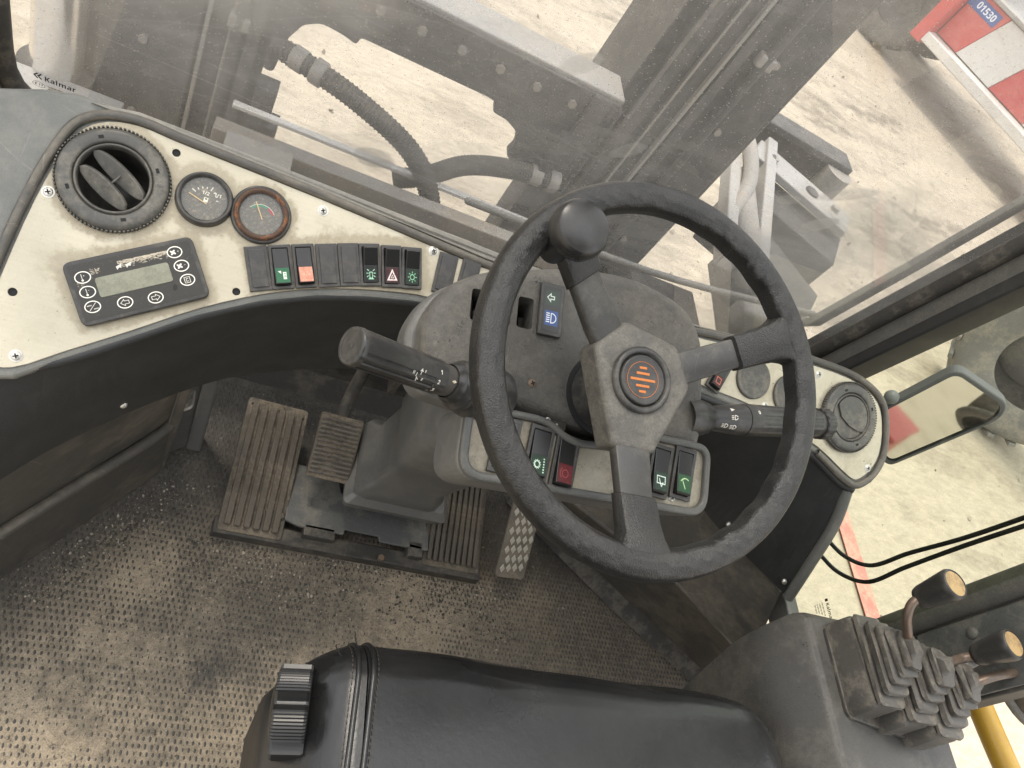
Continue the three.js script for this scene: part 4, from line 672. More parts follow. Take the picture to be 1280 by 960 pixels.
{
  const t = thing('footwell_cladding', 'dark grey sloping footwell cladding between floor mat and lever console', 'panel');
  const fl = [[.26, .006, -.285], [.368, .006, -.198], [.498, .006, -.099], [.70, .006, .04]], rg = [[.28, .200, -.215], [.395, .200, -.150], [.525, .200, -.078], [.66, .200, .045]];
  const f2 = fl.map(([x, y, z]) => [x + .020, .012, z - .022]);
  mesh('floor_trim', strip(fl, f2.map(([x, y, z]) => [x, .028, z]), .010), M.rubber, t);
  mesh('sloping_board', strip(f2.map(([x, y, z]) => [x, .026, z]), rg, .008, 2), M.kick, t);
  mesh('ridge', tube(rg, .006, 30, 8), M.kick, t);
  mesh('upper_board', strip(rg, [[.30, .40, -.280], [.40, .40, -.245], [.50, .38, -.140], [.612, .355, -.030]], .006, 2), M.kick, t);
}

// ---------------------------------------------------------------- seat
{
  const t = thing('driver_seat', 'black leather driver seat cushion with a stitched side bolster', 'seat');
  const xs = 34, secs = [];
  const hAt = (x) => x < -.165 ? 1 - .62 * Math.pow((-.165 - x) / .085, 2.4) : x > .33 ? 1 - Math.pow((x - .33) / .105, 2.6) * 0.55 : 1;
  const prof = (x) => {
    const k = hAt(x), wav = 0.0022 * Math.sin(x * 15) + 0.0010 * Math.sin(x * 37 + 1), top = .36 + (.142 + wav * .4) * k, zf = .192 + wav + (x < -.165 ? .045 * Math.pow((-.165 - x) / .085, 2) : 0) + (x > .33 ? (1 - k) * .16 : 0) + 0.25 * Math.pow(Math.max(0, x - .05), 3);
    const pts = [[zf + .030, .33], [zf + .004, .38]], n = 12;
    for (let i = 0; i <= n; i++) { const a = Math.PI - i / n * Math.PI / 2, rr = .050 * Math.max(.35, k); pts.push([zf + rr + rr * Math.cos(a), top - rr + rr * Math.sin(a)]); }
    for (let i = 1; i <= 10; i++) pts.push([zf + .05 + i * .042, top + .006 * Math.sin(i * 0.5) * k - 0.0005 * i]);
    pts.push([zf + .50, .33]);
    return pts;
  };
  const mk = (x0, x1, n) => { const out = []; for (let i = 0; i <= n; i++) { const x = lerp(x0, x1, i / n); out.push(prof(x).map(([z, y]) => [x, y, z])); } return out; };
  const soft = (g) => toCreasedNormals(mergeVertices(g.deleteAttribute('normal'), 1e-5), 1.3);
  mesh('cushion', soft(loft(mk(-.172, .434, xs))), M.leather, t);
  mesh('side_bolster', soft(loft(mk(-.2495, -.1735, 16))), M.leather, t);
  for (const dx of [-.166, -.181]) mesh('piping', tube(prof(dx).slice(2, 22).map(([z, y]) => [dx - (z - .2) * .05, y + .0018, z]), .0030, 60, 8), M.leather, t);
  const st = []; for (const dx of [-.1605, -.1865]) { const c = new THREE.CatmullRomCurve3(prof(dx).slice(3, 22).map(([z, y]) => V3(dx - (z - .2) * .05, y + .0012, z))); for (let i = 0; i < 60; i++) { const p = c.getPointAt(i / 60), q = c.getPointAt(Math.min(1, i / 60 + .010)); st.push(...[tube([p.toArray(), p.clone().lerp(q, .5).toArray(), q.toArray()], .0006, 3, 5)]); } }
  mesh('stitching', st, plain(.06, .05, .04, .7), t);
  // thread ends at the bolster seam
  mesh('loose_thread', [tube([[-.180, .485, .205], [-.187, .492, .196], [-.190, .500, .194]], .0006, 16, 5), tube([[-.194, .48, .215], [-.204, .485, .205], [-.206, .494, .206]], .0006, 16, 5)], M.dark, t);
  mesh('backrest', loft([[.52, .70, .085], [.56, .69, .10], [.85, .74, .10], [1.10, .80, .085], [1.16, .83, .05]].map(([y, z, d], i) => roundPoly([[-.20 + i * .008, z], [.40 - i * .008, z], [.40 - i * .008, z + d], [-.20 + i * .008, z + d]], .04, 6).map(([x, zz]) => [x, y, zz]))), M.leather, t);
  const kp = []; const nK = 168;
  for (let i = 0; i < nK; i++) { const a = i / nK * 6.28319, lobe = Math.cos(a * 6), r = .0390 + .0042 * Math.max(-1, Math.min(1, lobe * 4.0 + 2.9)) + (lobe > -.5 ? (i % 2 ? .0008 : 0) : 0); kp.push([r * Math.cos(a), r * Math.sin(a)]); }
  const kn = mesh('adjuster_knob', slab(kp, -.012, .021, .003, 2), M.rockerBlack, t); kn.userData.label = 'black lobed adjuster knob at the side of the seat';
  basis(kn, V3(-.228, .458, .264), V3(0, 0, 1), V3(-.30, 1, 0), V3(0, 0, 1).cross(V3(-.30, 1, 0)));
  mesh('knob_face', latheZ([[0.0001, .0255], [.022, .0245], [.030, .0220], [.033, .0205]], 36), M.rockerBlack, kn);
  mesh('spindle', cyl(.010, .03, 0, 0, 0, 16).rotateX(1.5708).translate(0, 0, -.012), M.blackPaint, kn);
}

// ---------------------------------------------------------------- lever console and its three levers
{
  const t = thing('lever_console', 'grey moulded lever console beside the seat', 'console');
  const sec = (z, k, dy) => roundPoly([[.430 - .012 * k, .004, .01], [.735, .004, .01], [.735, .498 + dy, .015], [.486, .506 + dy, .014], [.442, .430 + dy, .03]], .02, 6).map(([x, y]) => [x, y, z]);
  const over = (r, k) => r.map(([x, y, z]) => [x, y, z + Math.max(0, .475 - y) * .30 * k]);       // the nose hangs over its foot
  const lowered = (r, d) => r.map(([x, y, z]) => [x, y - d * y / .5, z]);
  mesh('housing', loft([over(lowered(sec(.064, 0, 0), .030), 1), over(lowered(sec(.068, 0, 0), .012), 1), over(sec(.080, 0, 0), 1), over(sec(.14, 0, 0), .6), sec(.28, 0, 0), sec(.62, 0, 0)]), M.consoleGrey, t);
  mesh('boot_tray', slab(roundPoly([[.507, -.216], [.672, -.244], [.672, -.100], [.507, -.090]], .012), 0, .008, .002, 2).rotateX(-Math.PI / 2).translate(0, .503, 0), M.rubber, t);
}
function lever(x, z, label, path, kEnd, dz = 0) {
  const t = thing('control_lever', label, 'lever', 'hydraulic levers on the side console'); t.position.set(x, .508, z);
  const rc = (hx, hz, y, r = .010) => roundPoly([[-hx, -hz], [hx, -hz], [hx, hz], [-hx, hz]], r, 4).map(([a, b]) => [a, y, b + dz * 0]);
  const rings = [rc(.0265, .064, -.006), rc(.027, .065, .002), rc(.0262, .063, .040), rc(.0250, .0600, .046)];
  let hx = .0262, hz = .0625, y = .044; for (let i = 0; i < 5; i++) { rings.push(rc(hx * .80, hz * .86, y + .002, .006), rc(hx * .99, hz * .99, y + .0055, .008), rc(hx * .97, hz * .97, y + .0115, .008), rc(hx * .78, hz * .84, y + .0135, .006)); y += .0125; hx *= .85; hz *= .80; }
  rings.push(rc(.012, .014, y + .003, .006), rc(.009, .010, y + .010, .005));
  const bg = loft(rings.map((r, k) => r.map(([a, b, c]) => [a + .0010 * Math.sin(b * 310 + c * 90 + x * 900) , b + .0012 * Math.sin(a * 160 + c * 70 + k + x * 300), c + .0010 * Math.sin(a * 200 + b * 190)])));
  mesh('boot', toCreasedNormals(mergeVertices(bg.deleteAttribute('normal').deleteAttribute('uv') && bg, 1e-5), 1.0), M.boot, t);
  mesh('rod', rod(path, .0062, 40, 12), M.rodRust, t);
  const a = V3(...path[path.length - 1]), d = V3(...kEnd).sub(a);
  const k = mesh('knob', lathe([[.0001, -.006], [.0135, -.006], [.0155, .000], [.0205, .040], [.0210, .046], [.0195, .050], [.0180, .0515], [.0170, .0500], [.0001, .0500]], 36), M.plastic, t);
  aim(a, d)(k);
  mesh('cap_disc', lathe([[.0001, .0512], [.0155, .0510], [.0165, .0500]], 30), M.tan, k);
}
lever(.537, .150, 'first hydraulic lever from the seat, on a large pleated rubber boot', [[0, .085, -.006], [-.002, .104, -.010], [-.020, .128, -.034], [-.020, .141, -.048], [-.005, .150, -.057]], [-.007, .20, -.057]);
lever(.592, .166, 'middle hydraulic lever with a brown rod bent beside its pleated boot', [[-.002, .085, -.005], [0, .100, -.006], [.030, .103, -.012], [.052, .105, -.018], [.068, .122, -.021]], [.068, .172, -.021]);
lever(.643, .180, 'outermost hydraulic lever with a rusty rod beside the door post', [[-.008, .085, .004], [-.004, .100, .004], [.028, .124, -.006], [.070, .128, -.014], [.108, .130, -.021]], [.118, .18, -.021]);
{
  const t = thing('lever_guard_rod', 'straight grey rod rising between the rubber boots', 'rod');
  mesh('rod', rod([[.620, .585, .170], [.665, .615, .150], [.71, .645, .13]], .0075, 12, 12), M.steel, t);
}

// ---------------------------------------------------------------- windscreen, pillars and side window
const LEAN = .17, wsZ = (y) => -.40 + LEAN * (y - .6);
const wsX = V3(1, 0, 0), wsY = V3(0, 1, LEAN).normalize(), wsN = wsX.clone().cross(wsY);
const WS = (x, y, off = 0) => V3(x, y, wsZ(y)).addScaledVector(wsN, off);
const smear = (x, y, cx, cy, rx, ry, a) => { const dx = x - cx, dy = y - cy, u = dx * Math.cos(a) + dy * Math.sin(a), v = -dx * Math.sin(a) + dy * Math.cos(a); return 1 - sst(.75, 1.05, Math.hypot(u / rx, v / ry)); };
{
  const t = thing('windscreen', 'large dusty windscreen in front of the dashboard', 'windscreen');
  const w = 1.30, h = 1.20, o = WS(-.705, .45), pane = mesh('pane', slab(roundPoly([[0, 0, .10], [w, 0, .03], [w, h, .03], [0, h, .1]], .05), -.0025, .0025).translate(0, 0, 0), M.glass, t);
  pane.geometry = uvBox(new THREE.ShapeGeometry(shape(roundPoly([[0, 0, .10], [w, 0, .03], [w, h, .03], [0, h, .1]], .05))));
  basis(pane, o, wsX, wsY, wsN);
  // film of dust with wiper arcs, specks and wiped spots
  const dd = new Uint8Array(1024 * 1024 * 4), arcs = [];
  for (let i = 0; i < 26; i++) arcs.push([.35 + rnd() * .5, -.25 - rnd() * .2, .45 + rnd() * .75, .0006 + rnd() * .0014, .02 + rnd() * .07]);
  for (let y = 0; y < 1024; y++) for (let x = 0; x < 1024; x++) {
    const X = x / 1024 * w, Y = y / 1024 * h, o4 = (y * 1024 + x) * 4;
    let a = .225 + .20 * (at(FA, x >> 1, y >> 1) - .35) + .10 * (at(FB, x + 200, y) - .5) + .07 * (at(FC, x, y) - .5);
    a += .30 * sst(.54, .74, at(FA, (x >> 1) + 211, (y >> 1) + 97)) + .14 * sst(.50, .72, at(FD, x >> 1, y >> 1));
    const sp = at(FW, x * 3 + 7 * (y >> 2), y * 3); if (sp > .982) a += .10 + .35 * at(FW, x + 5, y * 2 + 9);
    for (const [ax, ay, ar, aw, as] of arcs) { const q = Math.abs(Math.hypot(X - ax, Y - ay) - ar); if (q < aw) a += as * (1 - q / aw); }
    for (const [sx, sy, rx, ry, ra, s] of [[.595, .43, .030, .014, .9, .26], [1.035, .375, .030, .014, .9, .26], [.72, .35, .026, .012, .9, .16], [1.02, .44, .045, .012, .7, .2], [.44, .16, .03, .02, .2, .3], [.96, .39, .018, .010, .4, .2]]) a += s * smear(X, Y, sx, sy, rx, ry, ra) * (.7 + .6 * at(FB, x, y));
    for (const [l0, l1, l2, lw, ls] of [[.175, -.030, -.05, .0011, .22], [.148, -.012, -.06, .0009, .16], [.205, -.05, -.04, .0008, .12]]) { const q = Math.abs(Y - (l0 + l1 * (X - .2) + l2 * (X - .2) * (X - .2))); if (q < lw && X > .1 && X < .9) a += ls * (1 - q / lw); }  // thin bright lines painted in as reflections of wires
    a += .10 * sst(.45, .70, at(FB, (x + y) >> 2, (y * 3 - x) >> 1));
    const v = Math.round(255 * Math.min(.9, Math.max(.03, a))); dd[o4] = dd[o4 + 1] = dd[o4 + 2] = v; dd[o4 + 3] = 255;
  }
  const at_ = new THREE.DataTexture(dd, 1024, 1024); at_.magFilter = THREE.LinearFilter; at_.minFilter = THREE.LinearFilter; at_.needsUpdate = true;
  const dustM = new THREE.MeshStandardMaterial({ color: new THREE.Color().setRGB(.55, .53, .495), roughness: 1, transparent: true, alphaMap: at_, side: THREE.DoubleSide });
  const dust = mesh('dust_film', new THREE.PlaneGeometry(w, h).translate(w / 2, h / 2, -.004), dustM, t, true); basis(dust, o, wsX, wsY, wsN);
  const edge = roundPoly([[0, 0, .10], [w, 0, .03], [w, h, .03], [0, h, .1]], .05, 8).map(([x, y]) => V3(x, y, 0));
  const seal = mesh('rubber_seal', tube(edge, .014, 160, 10, true), M.rubber, t); basis(seal, o, wsX, wsY, wsN);
  const logo = canvasTex(512, 256, (g) => { g.fillStyle = '#141414'; g.save(); g.lineWidth = 15; g.strokeStyle = '#141414'; for (const x of [0, 34]) { g.beginPath(); g.moveTo(62 + x, 22); g.lineTo(30 + x, 54); g.lineTo(62 + x, 88); g.stroke(); } g.restore(); g.font = 'bold 84px sans-serif'; g.fillText('Kalmar', 118, 92); g.strokeStyle = '#222'; g.lineWidth = 4; g.beginPath(); g.ellipse(70, 168, 56, 34, 0, 0, 7); g.stroke(); g.font = 'bold 40px sans-serif'; g.fillText('E 17', 32, 182); for (let i = 0; i < 26; i++) { g.fillRect(142 + i * 8, 148, 3 + (i * 7 % 4), 10); if (i < 14) g.fillRect(150 + i * 8, 184, 3 + (i * 5 % 4), 10); } g.beginPath(); g.ellipse(440, 190, 56, 30, 0, 0, 7); g.stroke(); g.font = 'bold 30px sans-serif'; g.fillText('43 R', 408, 202); });
  const lg = mesh('glass_print', new THREE.PlaneGeometry(.062, .033), printMat(logo, .7, true), t, true); basis(lg, WS(-.642, .519, .0015), V3(1, .0, 0), wsY, wsN);
}
{
  const t = thing('windscreen_pillar', 'leaning grey windscreen pillar with two black rubber seals', 'pillar');
  const bar = (z0, z1, x0, x1, m, n) => mesh(n, loft([.30, 1.65].map((y) => roundPoly([[x0, z0], [x1, z0], [x1, z1], [x0, z1]], .004, 3).map(([x, z]) => [x, y, z + LEAN * (y - .6)]))), m, t);
  bar(-.400, -.352, .604, .660, M.pillar, 'post'); bar(-.432, -.397, .592, .640, M.sealBlack, 'rubber_seal'); bar(-.358, -.335, .597, .650, M.sealBlack, 'rubber_seal');
}
{
  const t = thing('cab_corner_post', 'dark rounded cab post at the windscreen corner beside the climate control', 'pillar');
  mesh('post', loft([.30, 1.65].map((y) => roundPoly([[-.80, -.46], [-.712, -.46], [-.712, -.34], [-.80, -.34]], .02, 5).map(([x, z]) => [x, y, z + LEAN * (y - .6)]))), M.blackPaint, t);
}
{
  const t = thing('side_window', 'clear low side window between pillar and door post with a printed corner mark', 'window');
  const pane = mesh('pane', new THREE.PlaneGeometry(.46, 1.25), M.sideGlass, t); pane.position.set(.662, .93, -.165); pane.rotation.y = -Math.PI / 2;
  mesh('sill', box(.03, .05, .50, .668, .300, -.15), M.cover, t);
  const pr = canvasTex(256, 256, (g) => { g.fillStyle = '#1b1a18'; g.font = 'bold 52px sans-serif'; g.fillText('Kalmar', 60, 70); g.fillRect(20, 34, 26, 36); for (let i = 0; i < 4; i++) for (let k = 0; k < 15 - i * 2; k++) g.fillRect(40 + k * 9, 104 + i * 30, 3 + (k * 7 + i) % 4, 14); });
  const p = mesh('glass_print', new THREE.PlaneGeometry(.045, .045), printMat(pr, .7, true), t, true); p.position.set(.6605, .392, .010); p.rotation.set(0, -Math.PI / 2, 0);
}
{
  const t = thing('door_post', 'dark riveted door post behind the control levers', 'pillar');
  mesh('post', box(.05, 1.5, .150, .745, .90, .112, .006), M.blackPaint, t);
  mesh('tube_edge', [cyl(.022, 1.5, .722, .90, .052, 18)], M.pillar, t);
  mesh('cover_plate', box(.006, .30, .105, .7165, .66, .130, .003), M.greyPaint, t);
  for (const y of [.60, .75]) mesh('rivet', ball(.009, .7125, y, .100, .5, 1, 1), M.greyPaint, t);
}
// cables hanging outside the side window
[[[[.66, .440, -.105], [.665, .462, -.065], [.67, .50, -.035], [.675, .57, -.030], [.68, .66, -.02], [.68, .80, -.01]], 'thin black cable running up beside the side window'], [[[.66, .415, -.090], [.665, .440, -.045], [.67, .485, -.012], [.676, .555, -.012], [.682, .655, -.010], [.684, .80, 0]], 'black cable sagging lowest beside the side window']].forEach(([p, l]) => {
  const t = thing('cable', l, 'cable'); mesh('sheath', tube(p, .0036, 60, 10), M.rockerBlack, t);
});

// ---------------------------------------------------------------- outside: mirrors, handrail, wiper, tyres
{
  const t = thing('wing_mirror', 'rectangular grey-framed wing mirror outside the side window', 'mirror');
  const C = V3(1.058, .483, -.4465), Nn = V3(-.5, .1, .86).normalize(), a = V3(1.006, .603, -.486), b = V3(.985, .435, -.478), Yd = a.clone().sub(b).projectOnPlane(Nn).normalize();
  basis(t, C, Yd.clone().cross(Nn), Yd, Nn);
  const inv = new THREE.Matrix4().compose(t.position, t.quaternion, V3(1, 1, 1)).invert();
  const pts = [[.979, .428, -.483], [1.006, .605, -.486], [1.118, .618, -.424], [1.133, .581, -.411], [1.085, .335, -.412], [.985, .36, -.48]].map((p) => V3(...p).applyMatrix4(inv)).map((p) => [p.x, p.y]);
  const poly = roundPoly(pts, .022, 6), sc = (k) => poly.map(([x, y]) => [x * k, y * k]);
  mesh('housing', slab(poly, -.03, .004, .004, 3, [sc(.95)]), plain(.085, .09, .092, .5), t);
  mesh('backing', slab(sc(.965), -.028, -.006), plain(.03, .03, .03, .8), t);
  mesh('mirror_glass', slab(sc(.958), -.006, -.002), plain(.62, .615, .58, .04, { metalness: 1 }), t);
  mesh('mount_knob', ball(.016, pts[1][0] - .02, pts[1][1] - .14, .004), plain(.14, .15, .15, .5), t);
  mesh('arm', rod([V3(0, -.06, -.03), V3(.93, .36, -.46).applyMatrix4(inv), V3(.70, .36, -.34).applyMatrix4(inv)], .010, 20, 10), M.blackPaint, t);
}
{
  const t = thing('handrail', 'yellow tubular handrail outside the door post', 'handrail');
  mesh('rail', rod([[.905, .455, .135], [.92, .452, .22], [.95, .450, .40], [.95, .43, .60]], .020, 30, 16), M.yellow, t);
  mesh('bracket', [ball(.028, .895, .458, .115, 1, 1, .8), box(.05, .05, .05, .86, .46, .10, .01)], M.blackPaint, t);
}
{
  const t = thing('round_housing', 'round black housing with a rolled lip outside behind the yellow handrail', 'housing');
  t.position.set(1.19, .52, .06); t.rotation.set(.5, 0, .25);
  mesh('bowl', lathe([[.0001, .10], [.06, .096], [.105, .075], [.135, .03], [.145, -.02], [.148, -.05]], 48), M.blackPaint, t);
  mesh('lip', lathe([[.146, -.048], [.156, -.050], [.160, -.058], [.152, -.066], [.135, -.066]], 48), M.greyPaint, t);
  mesh('stem', rod([[0, .09, 0], [-.02, .16, .02], [-.12, .18, .05]], .02, 12, 10), M.blackPaint, t);
}
{
  const t = thing('windscreen_wiper', 'grey wiper arm and linkage outside the windscreen beside the pillar', 'wiper');
  mesh('arm', loft([[.50, .540], [.575, .60], [.575, .80], [.572, 1.0], [.57, 1.25]].map(([x, y], i) => roundPoly([[-.014, -.006], [.014, -.006], [.014, .006], [-.014, .006]], .003, 2).map(([a, b]) => { const p = WS(x + a * (1 - i * .12), y, -.045 + b); return p.toArray(); }))), M.wiper, t);
  mesh('drive_box', box(.10, .05, .05, .50, .545, wsZ(.55) - .06, .01), M.wiper, t);
  mesh('link_bar', rod([WS(-.10, .55, -.05), WS(.25, .556, -.05), WS(.56, .61, -.05)], .006, 10, 8), M.wiper, t);
}
function tyre(R, w) {
  const h = w / 2, body = lathe([[R * .52, -h * .8], [R * .60, -h * .95], [R * .82, -h], [R * .93, -h * .88], [R * .955, -h * .75], [R * .955, h * .75], [R * .93, h * .88], [R * .82, h], [R * .60, h * .95], [R * .52, h * .8]], 64).rotateZ(Math.PI / 2), lugs = [];
  const n = 26, lug = box(w * .46, R * .05, R * .085, 0, 0, 0, .01, 1);
  for (let i = 0; i < n; i++) for (const s of [-1, 1]) { const a = (i + (s > 0 ? .5 : 0)) / n * 6.28319; lugs.push(lug.clone().rotateY(s * .35).translate(s * w * .25, R * .968, 0).rotateX(a)); }
  return { body, lugs };
}
function wheelThing(name, label, pos, yaw, R, w) {
  const t = thing(name, label, 'tyre'); t.position.copy(pos); t.rotation.y = yaw;
  const { body, lugs } = tyre(R, w); mesh('carcass', body, M.tyreDustHaze, t); mesh('tread_lugs', lugs, M.tyreDustHaze, t);
  mesh('wheel_disc', [lathe([[.0001, -.06], [R * .2, -.06], [R * .3, -.1], [R * .45, -.12], [R * .53, -w * .40]], 36).rotateZ(Math.PI / 2)], M.tyreDustHaze, t);
  return t;
}
wheelThing('machine_tyre', 'big dusty tyre with haze mixed into its colour standing on the pale ground beyond the wing mirror', V3(5.95, -.95, -3.30), .9, .75, .5);

// ---------------------------------------------------------------- lift mast in front of the cab
{
  const t = thing('lift_mast', 'black steel lift mast with two uprights and a notched cross member', 'mast');
  for (const s of [-1, 1]) {
    const u = mesh('upright', [box(.33, 6, .10, s * .635, .6, -1.36, .006), box(.05, 6, .34, s * .80, .6, -1.50, .006), box(.05, 6, .30, s * .455, .6, -1.52, .006)], M.mast, t);
    mesh('flange', box(.030, 6, .03, s * .468, .6, -1.297, .004), M.mast, u);
    mesh('guide_strip', box(.008, 6, .02, s * .520, .6, -1.304, .002), M.steel, u); mesh('guide_strip', box(.010, 6, .02, s * .572, .6, -1.300, .002), M.steel, u);
    mesh('guide_strip', box(.03, 6, .022, s * .60, .6, -1.302, .004), M.mast, u);
  }
  const lowE = [[-.43, .05], [-.405, .05], [-.40, .10], [-.395, .155], [-.372, .205], [-.335, .228], [-.285, .225], [-.245, .215], [-.243, .238], [.10, .238], [.125, .234], [.128, .205], [.175, .200], [.215, .180], [.230, .140], [.222, .105], [.26, .08], [.30, .06], [.43, .05]];
  mesh('cross_member', slab(roundPoly([...lowE, [.43, .375], [-.43, .375]], .012, 4), -1.33, -1.30, .002, 2), M.mast, t);
  mesh('lit_top_flange', box(.86, .025, .12, 0, .373, -1.375, .005), M.deck, t);  // paler material puts light on the beam top into the colour
  mesh('gusset', [box(.05, .50, .02, .365, .13, -1.293, .004), box(.03, .4, .03, .33, .05, -1.28, .004)], M.mast, t);
  for (let i = 0; i < 7; i++) mesh('bolt_head', cyl(.012, .012, 0, 0, 0, 6).rotateX(1.5708).translate(-.33 + i * .105, .325, -1.296), M.steel, t);
  for (const s of [-1, 1]) for (let i = 0; i < 9; i++) mesh('bolt_head', cyl(.011, .012, 0, 0, 0, 6).rotateX(1.5708).translate(s * .70, -.45 + i * .22, -1.306), M.steel, t);
  mesh('lower_beam', box(.86, .16, .12, 0, -.62, -1.38, .006), M.mast, t);
  for (const q of [-1, 1]) mesh('weld_bead', tube([[q * .425, .06, -1.296], [q * .427, .2, -1.297], [q * .425, .37, -1.296]], .006, 24, 6), M.mast, t);
  mesh('step_bracket', [box(.05, .10, .06, -.405, -.02, -1.28), box(.08, .09, .07, -.395, -.11, -1.27), box(.11, .05, .08, -.375, -.17, -1.26)], M.mast, t);
}
{
  const t = thing('lift_cylinder', 'bright chromed lift cylinder rod beside the mast upright', 'cylinder');
  mesh('rod', cyl(.058, 3.0, -.875, 1.3, -1.30, 48), M.chrome, t);
  mesh('gland', cyl(.085, .12, -.875, -.24, -1.30, 36), M.mast, t);
}
{
  const t = thing('front_deck', 'pale grey front deck plates with open slots below the windscreen', 'deck');
  mesh('deck_plate', box(.62, .03, .80, -1.02, -.19, -.86), M.deck, t);
  mesh('light_panel', box(.155, .02, .065, -.385, .0, -1.05), M.deck, t);
  mesh('lit_edge_rail', box(.94, .012, .020, -.0, .004, -1.187, .003), M.white, t);  // white colour stands in for light along the chassis edge
  mesh('edge_beam', box(.95, .05, .045, -.02, -.025, -1.105, .004), M.steel, t);
  mesh('rear_beam', box(1.3, .05, .46, 0, -.06, -.795, .004), M.steel, t);
  mesh('front_wall', box(1.40, 1.6, .04, 0, -.88, -.545), M.mast, t);
}
[[-.505, 'steel hydraulic pipe clipped to the mast upright beside the lift cylinder'], [.66, 'steel hydraulic pipe clipped to the mast upright beside the tilt bracket']].forEach(([x, l]) => {
  const t = thing('hydraulic_pipe', l, 'pipe');
  mesh('pipe', cyl(.013, 3, x, .5, -1.288, 14), M.mast, t);
  for (const y of [-.35, .15, .65]) mesh('pipe_clip', box(.05, .035, .03, x, y, -1.292, .006), M.steel, t);
});
function hose(label, pts, ends) {
  const t = thing('hydraulic_hose', label, 'hose', 'hydraulic hoses on the mast');
  const c = new THREE.CatmullRomCurve3(pts.map((p) => V3(...p)), false, 'centripetal');
  mesh('sheath', new THREE.TubeGeometry(c, 80, .026, 14), M.tyre, t);
  const w = []; for (let i = 0; i < 56; i++) { const p = c.getPointAt(i / 56 * .98 + .01), d = c.getTangentAt(i / 56 * .98 + .01); const g = new THREE.TorusGeometry(.0258, .0026, 6, 14); const o = new THREE.Object3D(); o.lookAt(d.x, d.y, d.z); o.position.copy(p); o.updateMatrix(); w.push(g.applyMatrix4(o.matrix)); }
  mesh('spiral_guard', w, M.tyre, t);
  for (const e of ends) { const p = c.getPointAt(e), d = c.getTangentAt(e), o = new THREE.Object3D(); const q = mesh('fitting', [lathe([[.0001, -.05], [.022, -.05], [.03, -.045], [.03, -.012], [.024, -.01], [.024, .01], [.033, .012], [.033, .04], [.026, .045], [.0001, .045]], 8)], M.steel, t); q.quaternion.setFromUnitVectors(V3(0, 1, 0), d); q.position.copy(p); }
}
hose('dark spiral-wrapped hose arching down from the mast upright', [[-.42, .125, -1.30], [-.34, .130, -1.27], [-.20, .125, -1.22], [-.03, .070, -1.18], [.07, -.05, -1.17], [.11, -.20, -1.17]], [.13]);
hose('dark hose lying level with a metal fitting at the mast gusset', [[-.045, -.04, -1.20], [.03, .0, -1.21], [.12, .06, -1.24], [.26, .09, -1.27], [.38, .10, -1.28]], [.93]);
{
  const t = thing('tilt_bracket', 'pale steel tilt cylinder bracket beside the mast', 'bracket');
  const bar = (a, b, w, h) => { const A = V3(...a), B = V3(...b), g = box(w, h, A.distanceTo(B), 0, 0, 0, .006), o = new THREE.Object3D(); o.position.copy(A).lerp(B, .5); o.lookAt(B); o.updateMatrix(); return g.applyMatrix4(o.matrix); };
  mesh('side_bar', bar([.94, .15, -1.18], [1.12, .15, -1.78], .045, .06), M.deck, t); mesh('side_bar', bar([1.07, .15, -1.18], [1.36, .15, -2.0], .045, .06), M.deck, t);
  mesh('cross_bar', bar([.93, .15, -1.22], [1.10, .15, -1.20], .09, .05), M.deck, t);
  mesh('head_plate', bar([1.27, .15, -1.92], [1.66, .15, -1.69], .15, .03), M.deck, t);
  mesh('plate_eye', cyl(.028, .006, 1.50, .168, -1.785, 20), M.mast, t);
  for (const [x, z] of [[1.33, -1.87], [1.60, -1.74]]) mesh('bolt_head', cyl(.018, .016, x, .172, z, 6), M.steel, t);
  mesh('channel', [bar([1.33, .20, -2.10], [1.76, .20, -2.06], .12, .03), bar([1.33, .12, -2.155], [1.76, .12, -2.115], .02, .16)], M.mast, t);
  mesh('roller', cyl(.06, .10, 0, 0, 0, 20).translate(1.70, .14, -1.99), M.steel, t);
  mesh('head_box', [bar([1.24, -.03, -1.80], [1.62, -.03, -1.58], .22, .28), bar([1.24, -.02, -1.45], [1.45, -.06, -1.30], .20, .20)], M.mast, t);
  mesh('strap', tube([[1.20, .16, -2.05], [1.18, .19, -1.85], [1.13, .18, -1.62], [1.02, .15, -1.42]], .028, 24, 10), M.steel, t);
  mesh('ram', rod([[1.02, .16, -1.15], [1.16, .13, -1.7]], .045, 10, 18), M.steel, t);
  mesh('lower_frame', [bar([.85, -.15, -.95], [1.5, -.1, -1.05], .25, .12), bar([1.5, -.3, -1.0], [1.6, -.3, -1.9], .2, .2), bar([.90, -.25, -.62], [.90, -.25, -1.34], .36, .25)], M.mast, t);
}

